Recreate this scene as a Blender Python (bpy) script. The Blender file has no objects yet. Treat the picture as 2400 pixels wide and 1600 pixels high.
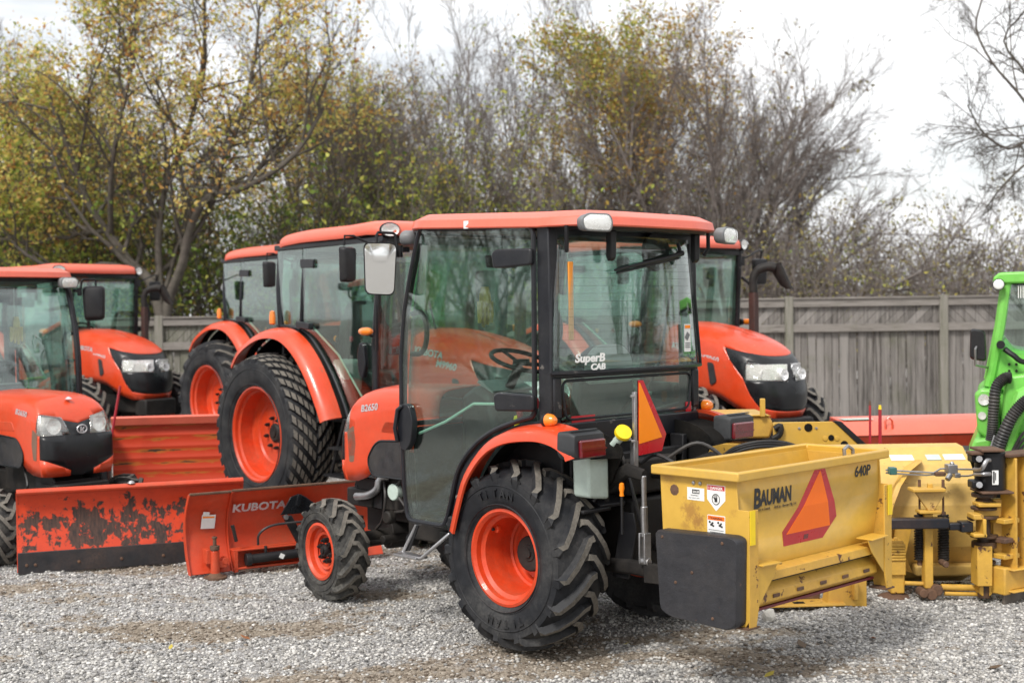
import bpy, bmesh, math, random
import numpy as np
from mathutils import Vector, Matrix, Euler
random.seed(7)
S = bpy.context.scene
COL = S.collection
R = math.radians
PI = math.pi

# ------------------------------------------------------------------ mesh builder
class MB:
    def __init__(s): s.v = []; s.f = []; s.m = []; s.mi = 0; s.M = None
    def add(s, vs, fs):
        n = len(s.v)
        if s.M is not None: vs = [tuple(s.M @ Vector(p)) for p in vs]
        s.v += [tuple(p) for p in vs]
        for f in fs: s.f.append(tuple(n + i for i in f)); s.m.append(s.mi)
        return s
    def box(s, cx, cy, cz, sx, sy, sz, rot=None, tx=1, ty=1):
        P = []
        for dz, kx, ky in ((-.5, 1, 1), (.5, tx, ty)):
            for dx, dy in ((-.5, -.5), (.5, -.5), (.5, .5), (-.5, .5)):
                P.append(Vector((dx*sx*kx, dy*sy*ky, dz*sz)))
        if rot:
            e = Euler([R(a) for a in rot]).to_matrix(); P = [e @ p for p in P]
        c = Vector((cx, cy, cz))
        return s.add([c+p for p in P], [(0,3,2,1),(4,5,6,7),(0,1,5,4),(1,2,6,5),(2,3,7,6),(3,0,4,7)])
    def prism(s, pts, ax, a, b):
        def mk(p, q):
            return (p[0], q, p[1]) if ax == 'y' else (q, p[0], p[1]) if ax == 'x' else (p[0], p[1], q)
        n = len(pts)
        vs = [mk(p, a) for p in pts] + [mk(p, b) for p in pts]
        return s.add(vs, [tuple(range(n))[::-1], tuple(range(n, 2*n))] + [(i, (i+1) % n, n+(i+1) % n, n+i) for i in range(n)])
    def rings(s, rs, closed=True, cap=True):
        n = len(rs[0]); fs = []; vs = [p for r in rs for p in r]
        for k in range(len(rs)-1):
            for i in range(n if closed else n-1):
                j = (i+1) % n
                fs.append((k*n+i, k*n+j, (k+1)*n+j, (k+1)*n+i))
        if cap and closed:
            fs.append(tuple(range(n))[::-1]); fs.append(tuple((len(rs)-1)*n+i for i in range(n)))
        return s.add(vs, fs)
    def tube(s, path, r, n=8, loop=False, flat=1):
        P = [Vector(p) for p in path]; k = len(P); rs = []
        up = None
        for i in range(k):
            a = P[(i-1) % k] if (i > 0 or loop) else P[i]
            b = P[(i+1) % k] if (i < k-1 or loop) else P[i]
            t = (b-a).normalized()
            if up is None:
                up = Vector((0,0,1)) if abs(t.z) < .9 else Vector((0,1,0))
            u = (up - t*up.dot(t))
            if u.length < 1e-4: u = t.orthogonal()
            u.normalize(); w = t.cross(u); up = u
            rr = r[i] if isinstance(r, (list, tuple)) else r
            rs.append([P[i] + u*(math.cos(2*PI*j/n)*rr*flat) + w*(math.sin(2*PI*j/n)*rr) for j in range(n)])
        if loop: rs.append(rs[0])
        return s.rings(rs, cap=not loop)
    def cyl(s, p0, p1, r, n=16, r2=None): return s.tube([p0, p1], [r, r if r2 is None else r2], n)
    def lathe(s, prof, c=(0,0,0), ax='y', n=48, a0=0, a1=360):
        rs = []; full = abs(a1-a0) >= 359.9
        kk = n if full else n+1
        for i in range(kk):
            a = R(a0 + (a1-a0)*i/n); ca, sa = math.cos(a), math.sin(a)
            q = []
            for r, t in prof:
                if ax == 'y': q.append((c[0]+r*ca, c[1]+t, c[2]+r*sa))
                elif ax == 'x': q.append((c[0]+t, c[1]+r*ca, c[2]+r*sa))
                else: q.append((c[0]+r*ca, c[1]+r*sa, c[2]+t))
            rs.append(q)
        if full: rs.append(rs[0])
        return s.rings(rs, closed=False)
    def build(s, name, mat, parent=None, bevel=0, ang=35, seg=2, weld=True):
        me = bpy.data.meshes.new(name); me.from_pydata(s.v, [], s.f)
        mats = mat if isinstance(mat, (list, tuple)) else [mat]
        for m in mats: me.materials.append(m)
        if len(mats) > 1: me.polygons.foreach_set('material_index', s.m)
        bm = bmesh.new(); bm.from_mesh(me)
        if weld: bmesh.ops.remove_doubles(bm, verts=bm.verts, dist=1e-5)
        bmesh.ops.recalc_face_normals(bm, faces=bm.faces)
        bm.to_mesh(me); bm.free()
        me.polygons.foreach_set('use_smooth', [True]*len(me.polygons))
        me.set_sharp_from_angle(angle=R(ang))
        o = bpy.data.objects.new(name, me); COL.objects.link(o)
        if parent: o.parent = parent
        if bevel:
            b = o.modifiers.new('bevel', 'BEVEL'); b.width = bevel; b.segments = seg; b.limit_method = 'ANGLE'; b.angle_limit = R(38); b.use_clamp_overlap = True
            b.harden_normals = False
        return o

def rotated(p, d): c, s = math.cos(R(d)), math.sin(R(d)); return (p[0]*c-p[1]*s, p[0]*s+p[1]*c)
def rrect(x0, y0, x1, y1, r, n=4):
    out = []
    for cx, cy, a in ((x1-r, y1-r, 0), (x0+r, y1-r, 90), (x0+r, y0+r, 180), (x1-r, y0+r, 270)):
        for i in range(n+1):
            t = R(a+90*i/n); out.append((cx+r*math.cos(t), cy+r*math.sin(t)))
    return out
def rounded(pts, r, n=4):
    """round the corners of a 2-D polygon"""
    out = []; k = len(pts)
    for i in range(k):
        p = Vector(pts[i]); a = Vector(pts[i-1])-p; b = Vector(pts[(i+1) % k])-p
        d = min(r, a.length*.45, b.length*.45); p0 = p+a.normalized()*d; p1 = p+b.normalized()*d
        for j in range(n+1):
            t = j/n; q = p0*(1-t)**2 + p*2*t*(1-t) + p1*t*t; out.append((q.x, q.y))
    return out
def curve(pts, n=6):
    """Catmull-Rom through points (any dimension)"""
    P = [np.array(p, float) for p in pts]; P = [2*P[0]-P[1]] + P + [2*P[-1]-P[-2]]; out = []
    for i in range(1, len(P)-2):
        for j in range(n):
            t = j/n
            out.append(tuple(.5*((2*P[i]) + (P[i+1]-P[i-1])*t + (2*P[i-1]-5*P[i]+4*P[i+1]-P[i+2])*t*t + (3*P[i]-P[i-1]-3*P[i+1]+P[i+2])*t**3)))
    out.append(tuple(P[-2])); return out
def offset(pts, d):
    """inset a 2-D polygon by d along vertex normals"""
    out = []; k = len(pts)
    ar = sum(pts[i-1][0]*pts[i][1]-pts[i][0]*pts[i-1][1] for i in range(k))
    sg = 1 if ar > 0 else -1
    for i in range(k):
        a = Vector(pts[i])-Vector(pts[i-1]); b = Vector(pts[(i+1) % k])-Vector(pts[i])
        na = Vector((-a.y, a.x)).normalized(); nb = Vector((-b.y, b.x)).normalized()
        m = (na+nb); m = m.normalized() if m.length > 1e-6 else na
        q = Vector(pts[i])+m*(sg*d/max(.5, m.dot(na))); out.append((q.x, q.y))
    return out
def tag(o, label=None, cat=None, group=None, kind=None):
    if label: o['label'] = label
    if cat: o['category'] = cat
    if group: o['group'] = group
    if kind: o['kind'] = kind
    return o
def empty(name, loc=(0,0,0), rz=0, sc=1):
    o = bpy.data.objects.new(name, None); COL.objects.link(o); o.location = loc; o.rotation_euler = (0, 0, R(rz)); o.scale = (sc,)*3
    o.empty_display_size = .2; return o
def copy_tree(o, parent=None):
    c = o.copy(); COL.objects.link(c)
    if parent: c.parent = parent
    for ch in [k for k in bpy.data.objects if k.parent == o]: copy_tree(ch, c)
    return c
def text(name, s, size, mat, parent, M, depth=.002, shear=0, bold=0, sx=1):
    cu = bpy.data.curves.new('t', 'FONT'); cu.body = s; cu.size = size; cu.extrude = depth/2; cu.shear = shear; cu.offset = bold
    cu.resolution_u = 3
    t = bpy.data.objects.new('t', cu); COL.objects.link(t)
    bpy.context.view_layer.update()
    me = bpy.data.meshes.new_from_object(t.evaluated_get(bpy.context.evaluated_depsgraph_get()))
    bpy.data.objects.remove(t)
    me.transform(M @ Matrix.Diagonal((sx, 1, 1, 1))); me.materials.clear(); me.materials.append(mat)
    o = bpy.data.objects.new(name, me); COL.objects.link(o); o.parent = parent
    return o
def frame(o, X, Y):
    """matrix whose local x/y follow the given directions, at o"""
    X = Vector(X).normalized(); Y = Vector(Y); Y = (Y-X*X.dot(Y)).normalized(); Z = X.cross(Y)
    M = Matrix((X, Y, Z)).transposed().to_4x4(); M.translation = Vector(o); return M

# ------------------------------------------------------------------ materials
def newmat(name):
    m = bpy.data.materials.new(name); m.use_nodes = True; nt = m.node_tree; nt.nodes.clear()
    out = nt.nodes.new('ShaderNodeOutputMaterial'); return m, nt, out
def N(nt, t, **k):
    n = nt.nodes.new('ShaderNode'+t)
    for a, v in k.items():
        if a[0] == '_': setattr(n, a[1:], v)
        else: n.inputs[a.replace('_', ' ')].default_value = v
    return n
def noise_node(nt, vec, scale, detail=4, rough=.6):
    n = N(nt, 'TexNoise', Scale=scale, Detail=detail, Roughness=rough)
    if vec is not None: nt.links.new(vec, n.inputs['Vector'])
    return n.outputs[0]
def ramp(nt, src, stops):
    r = nt.nodes.new('ShaderNodeValToRGB'); e = r.color_ramp.elements
    while len(e) < len(stops): e.new(.5)
    for i, (p, c) in enumerate(stops):
        e[i].position = p; e[i].color = (c, c, c, 1) if isinstance(c, (int, float)) else (*c, 1)
    nt.links.new(src, r.inputs[0]); return r.outputs[0]
def mix(nt, fac, a, b, mode='MIX'):
    n = nt.nodes.new('ShaderNodeMix'); n.data_type = 'RGBA'; n.blend_type = mode
    for sock, v in ((n.inputs[0], fac), (n.inputs[6], a), (n.inputs[7], b)):
        if isinstance(v, (int, float)): sock.default_value = v
        elif isinstance(v, tuple): sock.default_value = (*v, 1) if len(v) == 3 else v
        else: nt.links.new(v, sock)
    return n.outputs[2]
def mth(nt, op, a, b=0, c=None, clamp=False):
    n = nt.nodes.new('ShaderNodeMath'); n.operation = op; n.use_clamp = clamp
    for i, v in enumerate((a, b) if c is None else (a, b, c)):
        if isinstance(v, (int, float)): n.inputs[i].default_value = v
        else: nt.links.new(v, n.inputs[i])
    return n.outputs[0]
def bump(nt, h, strength, dist=.01):
    b = nt.nodes.new('ShaderNodeBump'); b.inputs['Strength'].default_value = strength; b.inputs['Distance'].default_value = dist
    nt.links.new(h, b.inputs['Height']); return b.outputs[0]
def surf(name, col, rough=.5, metal=0, dirt=.25, dcol=(.22,.18,.14), coat=0, var=.12, bmp=.15, dscale=3., chips=0, chipcol=(.09,.05,.035), spec=.5, fine=60):
    m, nt, out = newmat(name); L = nt.links
    p = nt.nodes.new('ShaderNodeBsdfPrincipled'); tc = nt.nodes.new('ShaderNodeTexCoord').outputs['Object']
    n1 = noise_node(nt, tc, dscale, 6, .65); n2 = noise_node(nt, tc, fine, 3, .6); n3 = noise_node(nt, tc, dscale*4.3, 5, .7)
    c = mix(nt, ramp(nt, n3, [(.3, 0.), (.7, 1.)]), tuple(x*(1-var) for x in col), tuple(min(1, x*(1+var)) for x in col))
    if dirt:
        d = mth(nt, 'MULTIPLY', ramp(nt, n1, [(.42, 0.), (.72, 1.)]), ramp(nt, n2, [(.3, .35), (.65, 1.)]))
        d = mth(nt, 'MULTIPLY', d, dirt)
        c = mix(nt, d, c, dcol)
    if chips:
        k = ramp(nt, noise_node(nt, tc, dscale*3.1, 8, .72), [(.66-chips*.1, 0.), (.68-chips*.1, 1.)])
        c = mix(nt, k, c, chipcol)
    L.new(c, p.inputs['Base Color'])
    L.new(ramp(nt, n1, [(.3, max(.03, rough-.08)), (.7, min(1, rough+.12))]), p.inputs['Roughness'])
    p.inputs['Metallic'].default_value = metal; p.inputs['Specular IOR Level'].default_value = spec
    p.inputs['Coat Weight'].default_value = coat; p.inputs['Coat Roughness'].default_value = .08
    if bmp: L.new(bump(nt, mth(nt, 'ADD', n2, n3), bmp, .003), p.inputs['Normal'])
    L.new(p.outputs[0], out.inputs[0]); return m
def glassm(name, tint, rough=.015, dust=.05, refl=.10, lines=False):
    m, nt, out = newmat(name); L = nt.links
    tc = nt.nodes.new('ShaderNodeTexCoord').outputs['Object']
    tr = N(nt, 'BsdfTransparent', Color=(*tint, 1)); gl = N(nt, 'BsdfGlossy', Roughness=rough, Color=(1,1,1,1)); ge = nt.nodes.new('ShaderNodeNewGeometry')
    dt = nt.nodes.new('ShaderNodeVectorMath'); dt.operation = 'DOT_PRODUCT'; L.new(ge.outputs['Normal'], dt.inputs[0]); L.new(ge.outputs['Incoming'], dt.inputs[1])
    cs = mth(nt, 'SUBTRACT', 1., mth(nt, 'ABSOLUTE', dt.outputs['Value']), clamp=True); fr = mth(nt, 'ADD', refl, mth(nt, 'MULTIPLY', mth(nt, 'POWER', cs, 4.), .9), clamp=True)
    a = nt.nodes.new('ShaderNodeMixShader'); L.new(fr, a.inputs[0]); L.new(tr.outputs[0], a.inputs[1]); L.new(gl.outputs[0], a.inputs[2])
    L.new(bump(nt, noise_node(nt, tc, 1.2, 2), .05, .02), gl.inputs['Normal'])
    df = N(nt, 'BsdfDiffuse', Color=(.55,.58,.54,1)); b = nt.nodes.new('ShaderNodeMixShader')
    mp = N(nt, 'Mapping'); mp.inputs['Scale'].default_value = (9, 9, 1.2); L.new(tc, mp.inputs['Vector'])
    n = mth(nt, 'MULTIPLY', ramp(nt, noise_node(nt, mp.outputs[0], 3., 7, .75), [(.4, .15), (.75, 1.)]), dust*2)
    sp = mth(nt, 'MULTIPLY', ramp(nt, noise_node(nt, tc, 90., 2, .5), [(.70, 0.), (.74, 1.)]), dust*12)
    L.new(mth(nt, 'ADD', n, sp, clamp=True), b.inputs[0]); L.new(a.outputs[0], b.inputs[1]); L.new(df.outputs[0], b.inputs[2])
    fin = b.outputs[0]
    if lines:
        s = nt.nodes.new('ShaderNodeSeparateXYZ'); L.new(tc, s.inputs[0])
        w = mth(nt, 'LESS_THAN', mth(nt, 'FRACT', mth(nt, 'MULTIPLY', s.outputs[2], 24.)), .06)
        dk = N(nt, 'BsdfDiffuse', Color=(.02,.02,.018,1)); c = nt.nodes.new('ShaderNodeMixShader')
        L.new(mth(nt, 'MULTIPLY', w, .15), c.inputs[0]); L.new(fin, c.inputs[1]); L.new(dk.outputs[0], c.inputs[2]); fin = c.outputs[0]
    L.new(fin, out.inputs[0]); return m

OR = (.64, .054, .011)
M = {}
M['orange'] = surf('orange_paint', OR, .36, coat=.3, dirt=.24, dcol=(.42,.17,.09), var=.07, bmp=.08, chips=.05, chipcol=(.30,.10,.05))
M['orange_d'] = surf('dusty_orange_paint', (.56,.05,.012), .46, coat=.1, dirt=.45, dcol=(.30,.12,.06), var=.12, bmp=.15)
M['roof'] = surf('sky_lit_orange', (.74,.135,.08), .45, coat=.25, dirt=.12, dcol=(.6,.35,.28), var=.05, bmp=.05)  # same orange, paler and pinker: sky sheen on upward faces put into the colour
M['black'] = surf('black_plastic', (.012,.012,.014), .45, dirt=.22, dcol=(.08,.075,.065), var=.2, spec=.3)
M['frame'] = surf('black_cab_frame', (.010,.011,.015), .34, dirt=.18, dcol=(.10,.095,.085), var=.2, coat=.1, spec=.35, chips=.15, chipcol=(.12,.11,.10))
M['gloss'] = surf('glossy_black_mesh', (.008,.009,.011), .30, dirt=.12, dcol=(.07,.065,.06), var=.2, coat=.1, spec=.35)
M['dark'] = surf('grimy_dark_metal', (.014,.013,.013), .6, dirt=.4, dcol=(.085,.07,.055), var=.3, spec=.3)
M['grille'] = surf('side_grille', (.018,.018,.021), .5, dirt=.2, var=.5, dscale=5, fine=230, bmp=.8)
M['rubber'] = surf('tyre_rubber', (.013,.014,.017), .6, dirt=.5, dcol=(.13,.125,.118), var=.25, dscale=4, spec=.28, bmp=.35)
M['lug'] = surf('dusty_tread_rubber', (.032,.031,.031), .75, dirt=.6, dcol=(.17,.155,.135), var=.3, dscale=6, spec=.3, bmp=.5)
M['lugtop'] = surf('worn_lug_top', (.15,.138,.12), .85, dirt=.6, dcol=(.27,.245,.21), var=.35, dscale=12, spec=.2, bmp=.7)
M['muddy'] = surf('muddy_tyre_rubber', (.03,.03,.03), .75, dirt=.75, dcol=(.17,.16,.14), var=.35, dscale=8, spec=.2, bmp=.5)
M['rim'] = surf('rim_paint', (.62,.052,.011), .42, coat=.15, dirt=.45, dcol=(.28,.11,.06), var=.12, dscale=6)
M['steel'] = surf('bare_steel', (.42,.42,.43), .38, metal=.9, dirt=.35, dcol=(.2,.15,.11), var=.2)
M['chrome'] = surf('chrome_reflector', (.95,.95,.96), .22, metal=.45, dirt=0, var=.05, dscale=30, fine=40, bmp=.35)
M['rust'] = surf('rusty_steel', (.10,.055,.035), .8, dirt=.6, dcol=(.20,.10,.05), var=.4, dscale=8)
M['yellow'] = surf('spreader_yellow_paint', (.60,.355,.050), .42, dirt=.4, dcol=(.45,.34,.16), coat=.15, var=.07, bmp=.12, dscale=2.5)
M['yellow_r'] = surf('chipped_yellow_paint', (.60,.35,.052), .48, dirt=.5, dcol=(.33,.17,.07), var=.12, bmp=.2, dscale=3.5, chips=.5, chipcol=(.11,.045,.02))
M['byellow'] = surf('bright_yellow_tape', (.88,.62,.01), .4, dirt=.1, var=.05)
M['red'] = surf('red_reflector', (.50,.008,.018), .3, dirt=.15, var=.1, coat=.5)
M['redlens'] = surf('dark_red_lens', (.13,.003,.01), .16, dirt=.08, var=.2, coat=1.)
M['fluo'] = surf('fluorescent_orange_sheet', (1.0,.17,.0), .38, dirt=.2, dcol=(.85,.22,.1), var=.05)
M['fluo2'] = surf('amber_orange_sheet', (.98,.26,.0), .4, dirt=.06, var=.03)
M['amber'] = surf('amber_lens', (.85,.22,.01), .15, dirt=.05, var=.15, coat=1.)
M['white'] = surf('white_vinyl', (.80,.80,.78), .45, dirt=.15, var=.04)
M['silver'] = surf('silver_lettering', (.62,.63,.65), .3, metal=.4, dirt=.05, var=.05)
M['ink'] = surf('black_ink', (.02,.02,.022), .5, dirt=.05, var=.1)
M['cream'] = surf('frosted_reservoir', (.50,.60,.54), .4, dirt=.2, var=.1)
M['well'] = surf('wheel_well', (.008,.008,.008), .9, dirt=.1, var=.2, spec=.1)
M['grey'] = surf('grey_plastic', (.16,.165,.17), .55, dirt=.2, dcol=(.3,.29,.27), var=.15)
M['lgrey'] = surf('pale_grey_seat', (.34,.345,.33), .7, dirt=.15, var=.1)
M['seat'] = surf('dark_seat_vinyl', (.035,.037,.04), .5, dirt=.2, var=.2)
M['mirror'] = surf('mirror_glass', (.9,.92,.92), .02, metal=1., dirt=0, var=0, bmp=0)
M['glass'] = glassm('green_cab_glass', (.78,.91,.86), dust=.004, refl=.10)
M['wglass'] = glassm('windscreen_glass', (.80,.90,.87), dust=.006, refl=.10)
M['rglass'] = glassm('rear_window_glass', (.84,.93,.90), dust=.006, refl=.08, lines=True)
M['lens'] = glassm('clear_lamp_lens', (.97,.97,.95), dust=.03, rough=.05)
M['glove'] = surf('work_glove_leather', (.62,.44,.13), .8, dirt=.3, var=.2)
M['green'] = surf('loader_green_paint', (.17,.55,.08), .42, coat=.1, dirt=.35, dcol=(.22,.30,.12), var=.1)
M['hose'] = surf('hose_rubber', (.02,.02,.022), .5, dirt=.3, var=.2)
M['marker'] = surf('red_marker_rod', (.40,.015,.03), .4, dirt=.4, dcol=(.2,.08,.06), var=.1)

def wear_mat():
    m, nt, out = newmat('worn_orange_mouldboard'); L = nt.links
    p = nt.nodes.new('ShaderNodeBsdfPrincipled'); tcn = nt.nodes.new('ShaderNodeTexCoord'); tc = tcn.outputs['Object']
    s = nt.nodes.new('ShaderNodeSeparateXYZ'); L.new(tc, s.inputs[0])
    band = ramp(nt, s.outputs[2], [(.12, .2), (.2, .9), (.36, .95), (.48, .45), (.58, .0)])
    mp = N(nt, 'Mapping'); mp.inputs['Scale'].default_value = (1., 1., .8); L.new(tc, mp.inputs['Vector'])
    n = noise_node(nt, mp.outputs[0], 8.5, 11, .72)
    k = ramp(nt, mth(nt, 'ADD', n, mth(nt, 'MULTIPLY', band, .17)), [(.630, 0.), (.640, 1.)])
    n2 = noise_node(nt, tc, 14, 5)
    c = mix(nt, ramp(nt, n2, [(.3, 0.), (.7, 1.)]), (.64,.054,.012), (.54,.045,.011))
    mp2 = N(nt, 'Mapping'); mp2.inputs['Scale'].default_value = (70., 70., 3.); L.new(tc, mp2.inputs['Vector'])
    c2 = mix(nt, ramp(nt, noise_node(nt, mp2.outputs[0], 1, 4), [(.35, 0.), (.75, 1.)]), (.028,.018,.016), (.11,.052,.035))
    L.new(mix(nt, k, c, c2), p.inputs['Base Color']); L.new(ramp(nt, k, [(0, .4), (1, .7)]), p.inputs['Roughness'])
    L.new(bump(nt, mth(nt, 'SUBTRACT', n2, k), .4, .004), p.inputs['Normal']); L.new(p.outputs[0], out.inputs[0]); return m
M['worn'] = wear_mat()
def streak_mat():
    m, nt, out = newmat('ribbed_orange_with_yellow_wear'); L = nt.links
    p = nt.nodes.new('ShaderNodeBsdfPrincipled'); tc = nt.nodes.new('ShaderNodeTexCoord').outputs['Object']
    s = nt.nodes.new('ShaderNodeSeparateXYZ'); L.new(tc, s.inputs[0])
    w = mth(nt, 'SINE', mth(nt, 'MULTIPLY', s.outputs[2], 48.))
    mp = N(nt, 'Mapping'); mp.inputs['Scale'].default_value = (2.2, 2.2, 20.); L.new(tc, mp.inputs['Vector'])
    n = noise_node(nt, mp.outputs[0], 1.5, 6, .6)
    k = ramp(nt, mth(nt, 'ADD', n, mth(nt, 'MULTIPLY', w, .12)), [(.57, 0.), (.64, 1.)])
    k = mth(nt, 'MULTIPLY', k, .45)
    c = mix(nt, k, (.56,.046,.012), (.42,.23,.03))
    k2 = ramp(nt, mth(nt, 'ADD', n, mth(nt, 'MULTIPLY', w, .12)), [(.70, 0.), (.73, 1.)])
    L.new(mix(nt, k2, c, (.04,.03,.02)), p.inputs['Base Color']); p.inputs['Roughness'].default_value = .5
    L.new(p.outputs[0], out.inputs[0]); return m
M['streak'] = streak_mat()
def rusty_yellow():
    m, nt, out = newmat('spreader_end_panel_paint'); L = nt.links
    p = nt.nodes.new('ShaderNodeBsdfPrincipled'); tc = nt.nodes.new('ShaderNodeTexCoord').outputs['Object']
    n = noise_node(nt, tc, 3.2, 9, .72)
    c = mix(nt, ramp(nt, noise_node(nt, tc, 9, 4), [(.3, 0.), (.7, 1.)]), (.63,.38,.058), (.56,.33,.046))
    c = mix(nt, mth(nt, 'MULTIPLY', ramp(nt, n, [(.57, 0.), (.66, 1.)]), mth(nt, 'MULTIPLY', ramp(nt, noise_node(nt, tc, 40, 3), [(.4, .2), (.6, 1.)]), .75)), c, (.28,.12,.03))
    for (cx_, cz_, r_, am) in ((-1.235, .90, .10, .8), (-1.28, .85, .07, .9), (-1.20, .82, .05, .5), (-1.10, 1.05, .08, .5), (-1.5, .72, .10, .7), (-1.09, .62, .10, .8)):
        vd = nt.nodes.new('ShaderNodeVectorMath'); vd.operation = 'DISTANCE'; L.new(tc, vd.inputs[0]); vd.inputs[1].default_value = (cx_, .628, cz_)
        k_ = ramp(nt, mth(nt, 'ADD', mth(nt, 'SUBTRACT', 1., mth(nt, 'DIVIDE', vd.outputs['Value'], r_)), mth(nt, 'MULTIPLY', mth(nt, 'SUBTRACT', noise_node(nt, tc, 38, 8, .8), .5), 2.2)), [(.35, 0.), (.8, am)])
        c = mix(nt, k_, c, (.33,.16,.035))
    L.new(c, p.inputs['Base Color']); p.inputs['Roughness'].default_value = .45; p.inputs['Coat Weight'].default_value = .1
    L.new(bump(nt, n, .15, .004), p.inputs['Normal']); L.new(p.outputs[0], out.inputs[0]); return m
M['yrust'] = rusty_yellow()
# ------------------------------------------------------------------ wheels
def carcass_r(y, Rc, hw, drop):
    return Rc - drop*min(1, abs(y)/hw)**2.4
def wheel(parent, c, Rt, w, rr, side, nlug=20, lh=.032, lw=.045, sweep=.30, drop=.055, dish=.5, style='bar', nuts=6, nutr=.1, hubr=.06, hubmat='dark', mats=('rubber','lugtop'), rimlip=.012, hubz=.02, over=.03, seed=1, steer=0):
    """rim (the part) > tyre, hub, wheel_nut; built round the wheel centre, outward = side*y"""
    hw = w/2; Rc = Rt-lh; sd = side
    rim = MB(); fl = hw*.80
    prof = [(rr+.022, fl-.012), (rr+.026, fl+rimlip), (rr+.010, fl+rimlip+.004), (rr-.006, fl), (rr-.010, fl-.03), (rr-.03, fl-.045), (rr-.034, fl*.3)]
    di = fl*(1-2*dish)
    prof += [(rr-.04, di+.01), (rr-.055, di+.004), (rr*.80, di-.004), (rr*.70, di-.006), (rr*.66, di-.022 if nuts else di-.006), (rr*.5, di-.026), (rr*.3, di-.02), (0.001, di-.018)]
    prof2 = [(rr+.022, -fl+.012), (rr+.026, -fl-rimlip), (rr-.006, -fl), (rr-.03, -fl+.045), (rr-.04, 0), (rr-.034, fl*.3)]
    rim.lathe([(r, t*sd) for r, t in prof], n=64); rim.lathe([(r, t*sd) for r, t in prof2], n=64)
    ro = rim.build('wheel', M['rim'], parent, ang=30); ro.location = c; ro.rotation_euler = (0, 0, R(steer))
    # tyre carcass
    ty = MB(); P = []
    n = 12
    sw = [(rr+.012, .76), (rr+.03, .86), (rr+(Rc-rr)*.30, .97), (rr+(Rc-rr)*.55, 1.0), (rr+(Rc-rr)*.78, .985)]
    top = [(carcass_r(y, Rc, 1, drop), y) for y in np.linspace(.93, -.93, 15)]
    pr = sw + top + [(r, -y) for r, y in sw[::-1]]
    ty.lathe([(r, y*hw) for r, y in pr], n=72)
    # raised rings on the sidewall
    for rq in (rr+.05, rr+(Rc-rr)*.62):
        ty.lathe([(rq-.004, hw*.985*sd), (rq, (hw*1.0+.004)*sd), (rq+.005, hw*.985*sd)], n=72)
    rnd = random.Random(seed)
    def pos(y, r, ph): return Vector((r*math.cos(ph), y, r*math.sin(ph)))
    if style == 'bar':
        for s2 in (1, -1):
            for k in range(nlug):
                ph0 = 2*PI*(k + (.5 if s2 < 0 else 0))/nlug
                us = [0, .06, .13, .25, .45, .7, .93, 1.0]
                ys = [1.0, 1.0, .955, .82, .58, .30, .03, -over/hw]
                hs = [.002, .55, 1, 1, 1, 1, 1, .9]
                phs = [0, 0.0, .02, .14, .42, .72, .97, 1.0]
                wob = rnd.uniform(-.01, .01); secs = []
                pts = []
                for u, y, hh, pp in zip(us, ys, hs, phs):
                    if u == 0: r = rr+(Rc-rr)*.66
                    elif u == .06: r = rr+(Rc-rr)*.86
                    else: r = carcass_r(y, Rc, 1, drop)
                    pts.append((y*hw*s2, r, ph0 - sweep*pp + wob, hh))
                for i, (y, r, ph, hh) in enumerate(pts):
                    a = pts[max(0, i-1)]; b = pts[min(len(pts)-1, i+1)]
                    T = (pos(b[0], b[1], b[2])-pos(a[0], a[1], a[2])).normalized()
                    rad = Vector((math.cos(ph), 0, math.sin(ph)))
                    if i < 2: rad = (rad*.25 + Vector((0, s2, 0))*.97).normalized()
                    elif i == 2: rad = (rad*.8 + Vector((0, s2, 0))*.5).normalized()
                    rad = (rad - T*rad.dot(T)).normalized(); W = T.cross(rad)
                    q = pos(y, r, ph); h_ = lh*hh*(1+rnd.uniform(-.05,.05)); wt = lw*.5*(1.05 if i > 1 else 1.25); wb = wt*1.45
                    if i < 2: h_ = lh*.45*hh
                    secs.append([q-rad*.008-W*wb, q+rad*h_-W*wt, q+rad*h_+W*wt, q-rad*.008+W*wb])
                base = len(ty.v); ty.v += [tuple(p) for s_ in secs for p in s_]
                for i in range(len(secs)-1):
                    for j in range(3):
                        ty.f.append((base+i*4+j, base+i*4+j+1, base+(i+1)*4+j+1, base+(i+1)*4+j)); ty.m.append(1 if (j == 1 and i > 1) else 0)
                ty.f.append((base, base+1, base+2, base+3)); ty.m.append(0)
                e = base+4*(len(secs)-1); ty.f.append((e, e+1, e+2, e+3)); ty.m.append(1)
    else:
        for s2 in (1, -1):
            for k in range(nlug):
                for j in range(5):
                    y0 = (.98-j*.195); y1 = y0-.145
                    ph0 = 2*PI*(k+(.5 if s2 < 0 else 0))/nlug - sweep*(1-y0)
                    dph = 2*PI/nlug*.60; ph1 = ph0 - sweep*(y0-y1)*1
                    V = []
                    for rr_ in (-.01, lh*(1+rnd.uniform(-.06, .04))):
                        k_ = 1 if rr_ < 0 else .9
                        for yy, pp in ((y0, ph0), (y1, ph1)):
                            for e in (-.5, .5):
                                V.append(pos(yy*hw*s2, carcass_r(min(.95, abs(yy)), Rc, 1, drop)+rr_, pp+dph*e*k_))
                    b0 = len(ty.v); ty.v += [tuple(p) for p in V]
                    for f, m_ in (((4,5,7,6), 1), ((0,1,5,4), 0), ((2,3,7,6), 0), ((0,2,6,4), 0), ((1,3,7,5), 0)):
                        ty.f.append(tuple(b0+i for i in f)); ty.m.append(m_)
    t = ty.build('tyre', [M[mats[0]], M[mats[1]]], ro, ang=28, weld=False)
    hb = MB(); hb.lathe([(.001, (di+.045+hubz)*sd), (hubr*.8, (di+.045+hubz)*sd), (hubr, (di+.03+hubz)*sd), (hubr*1.02, (di-.03)*sd)], n=24)
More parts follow.
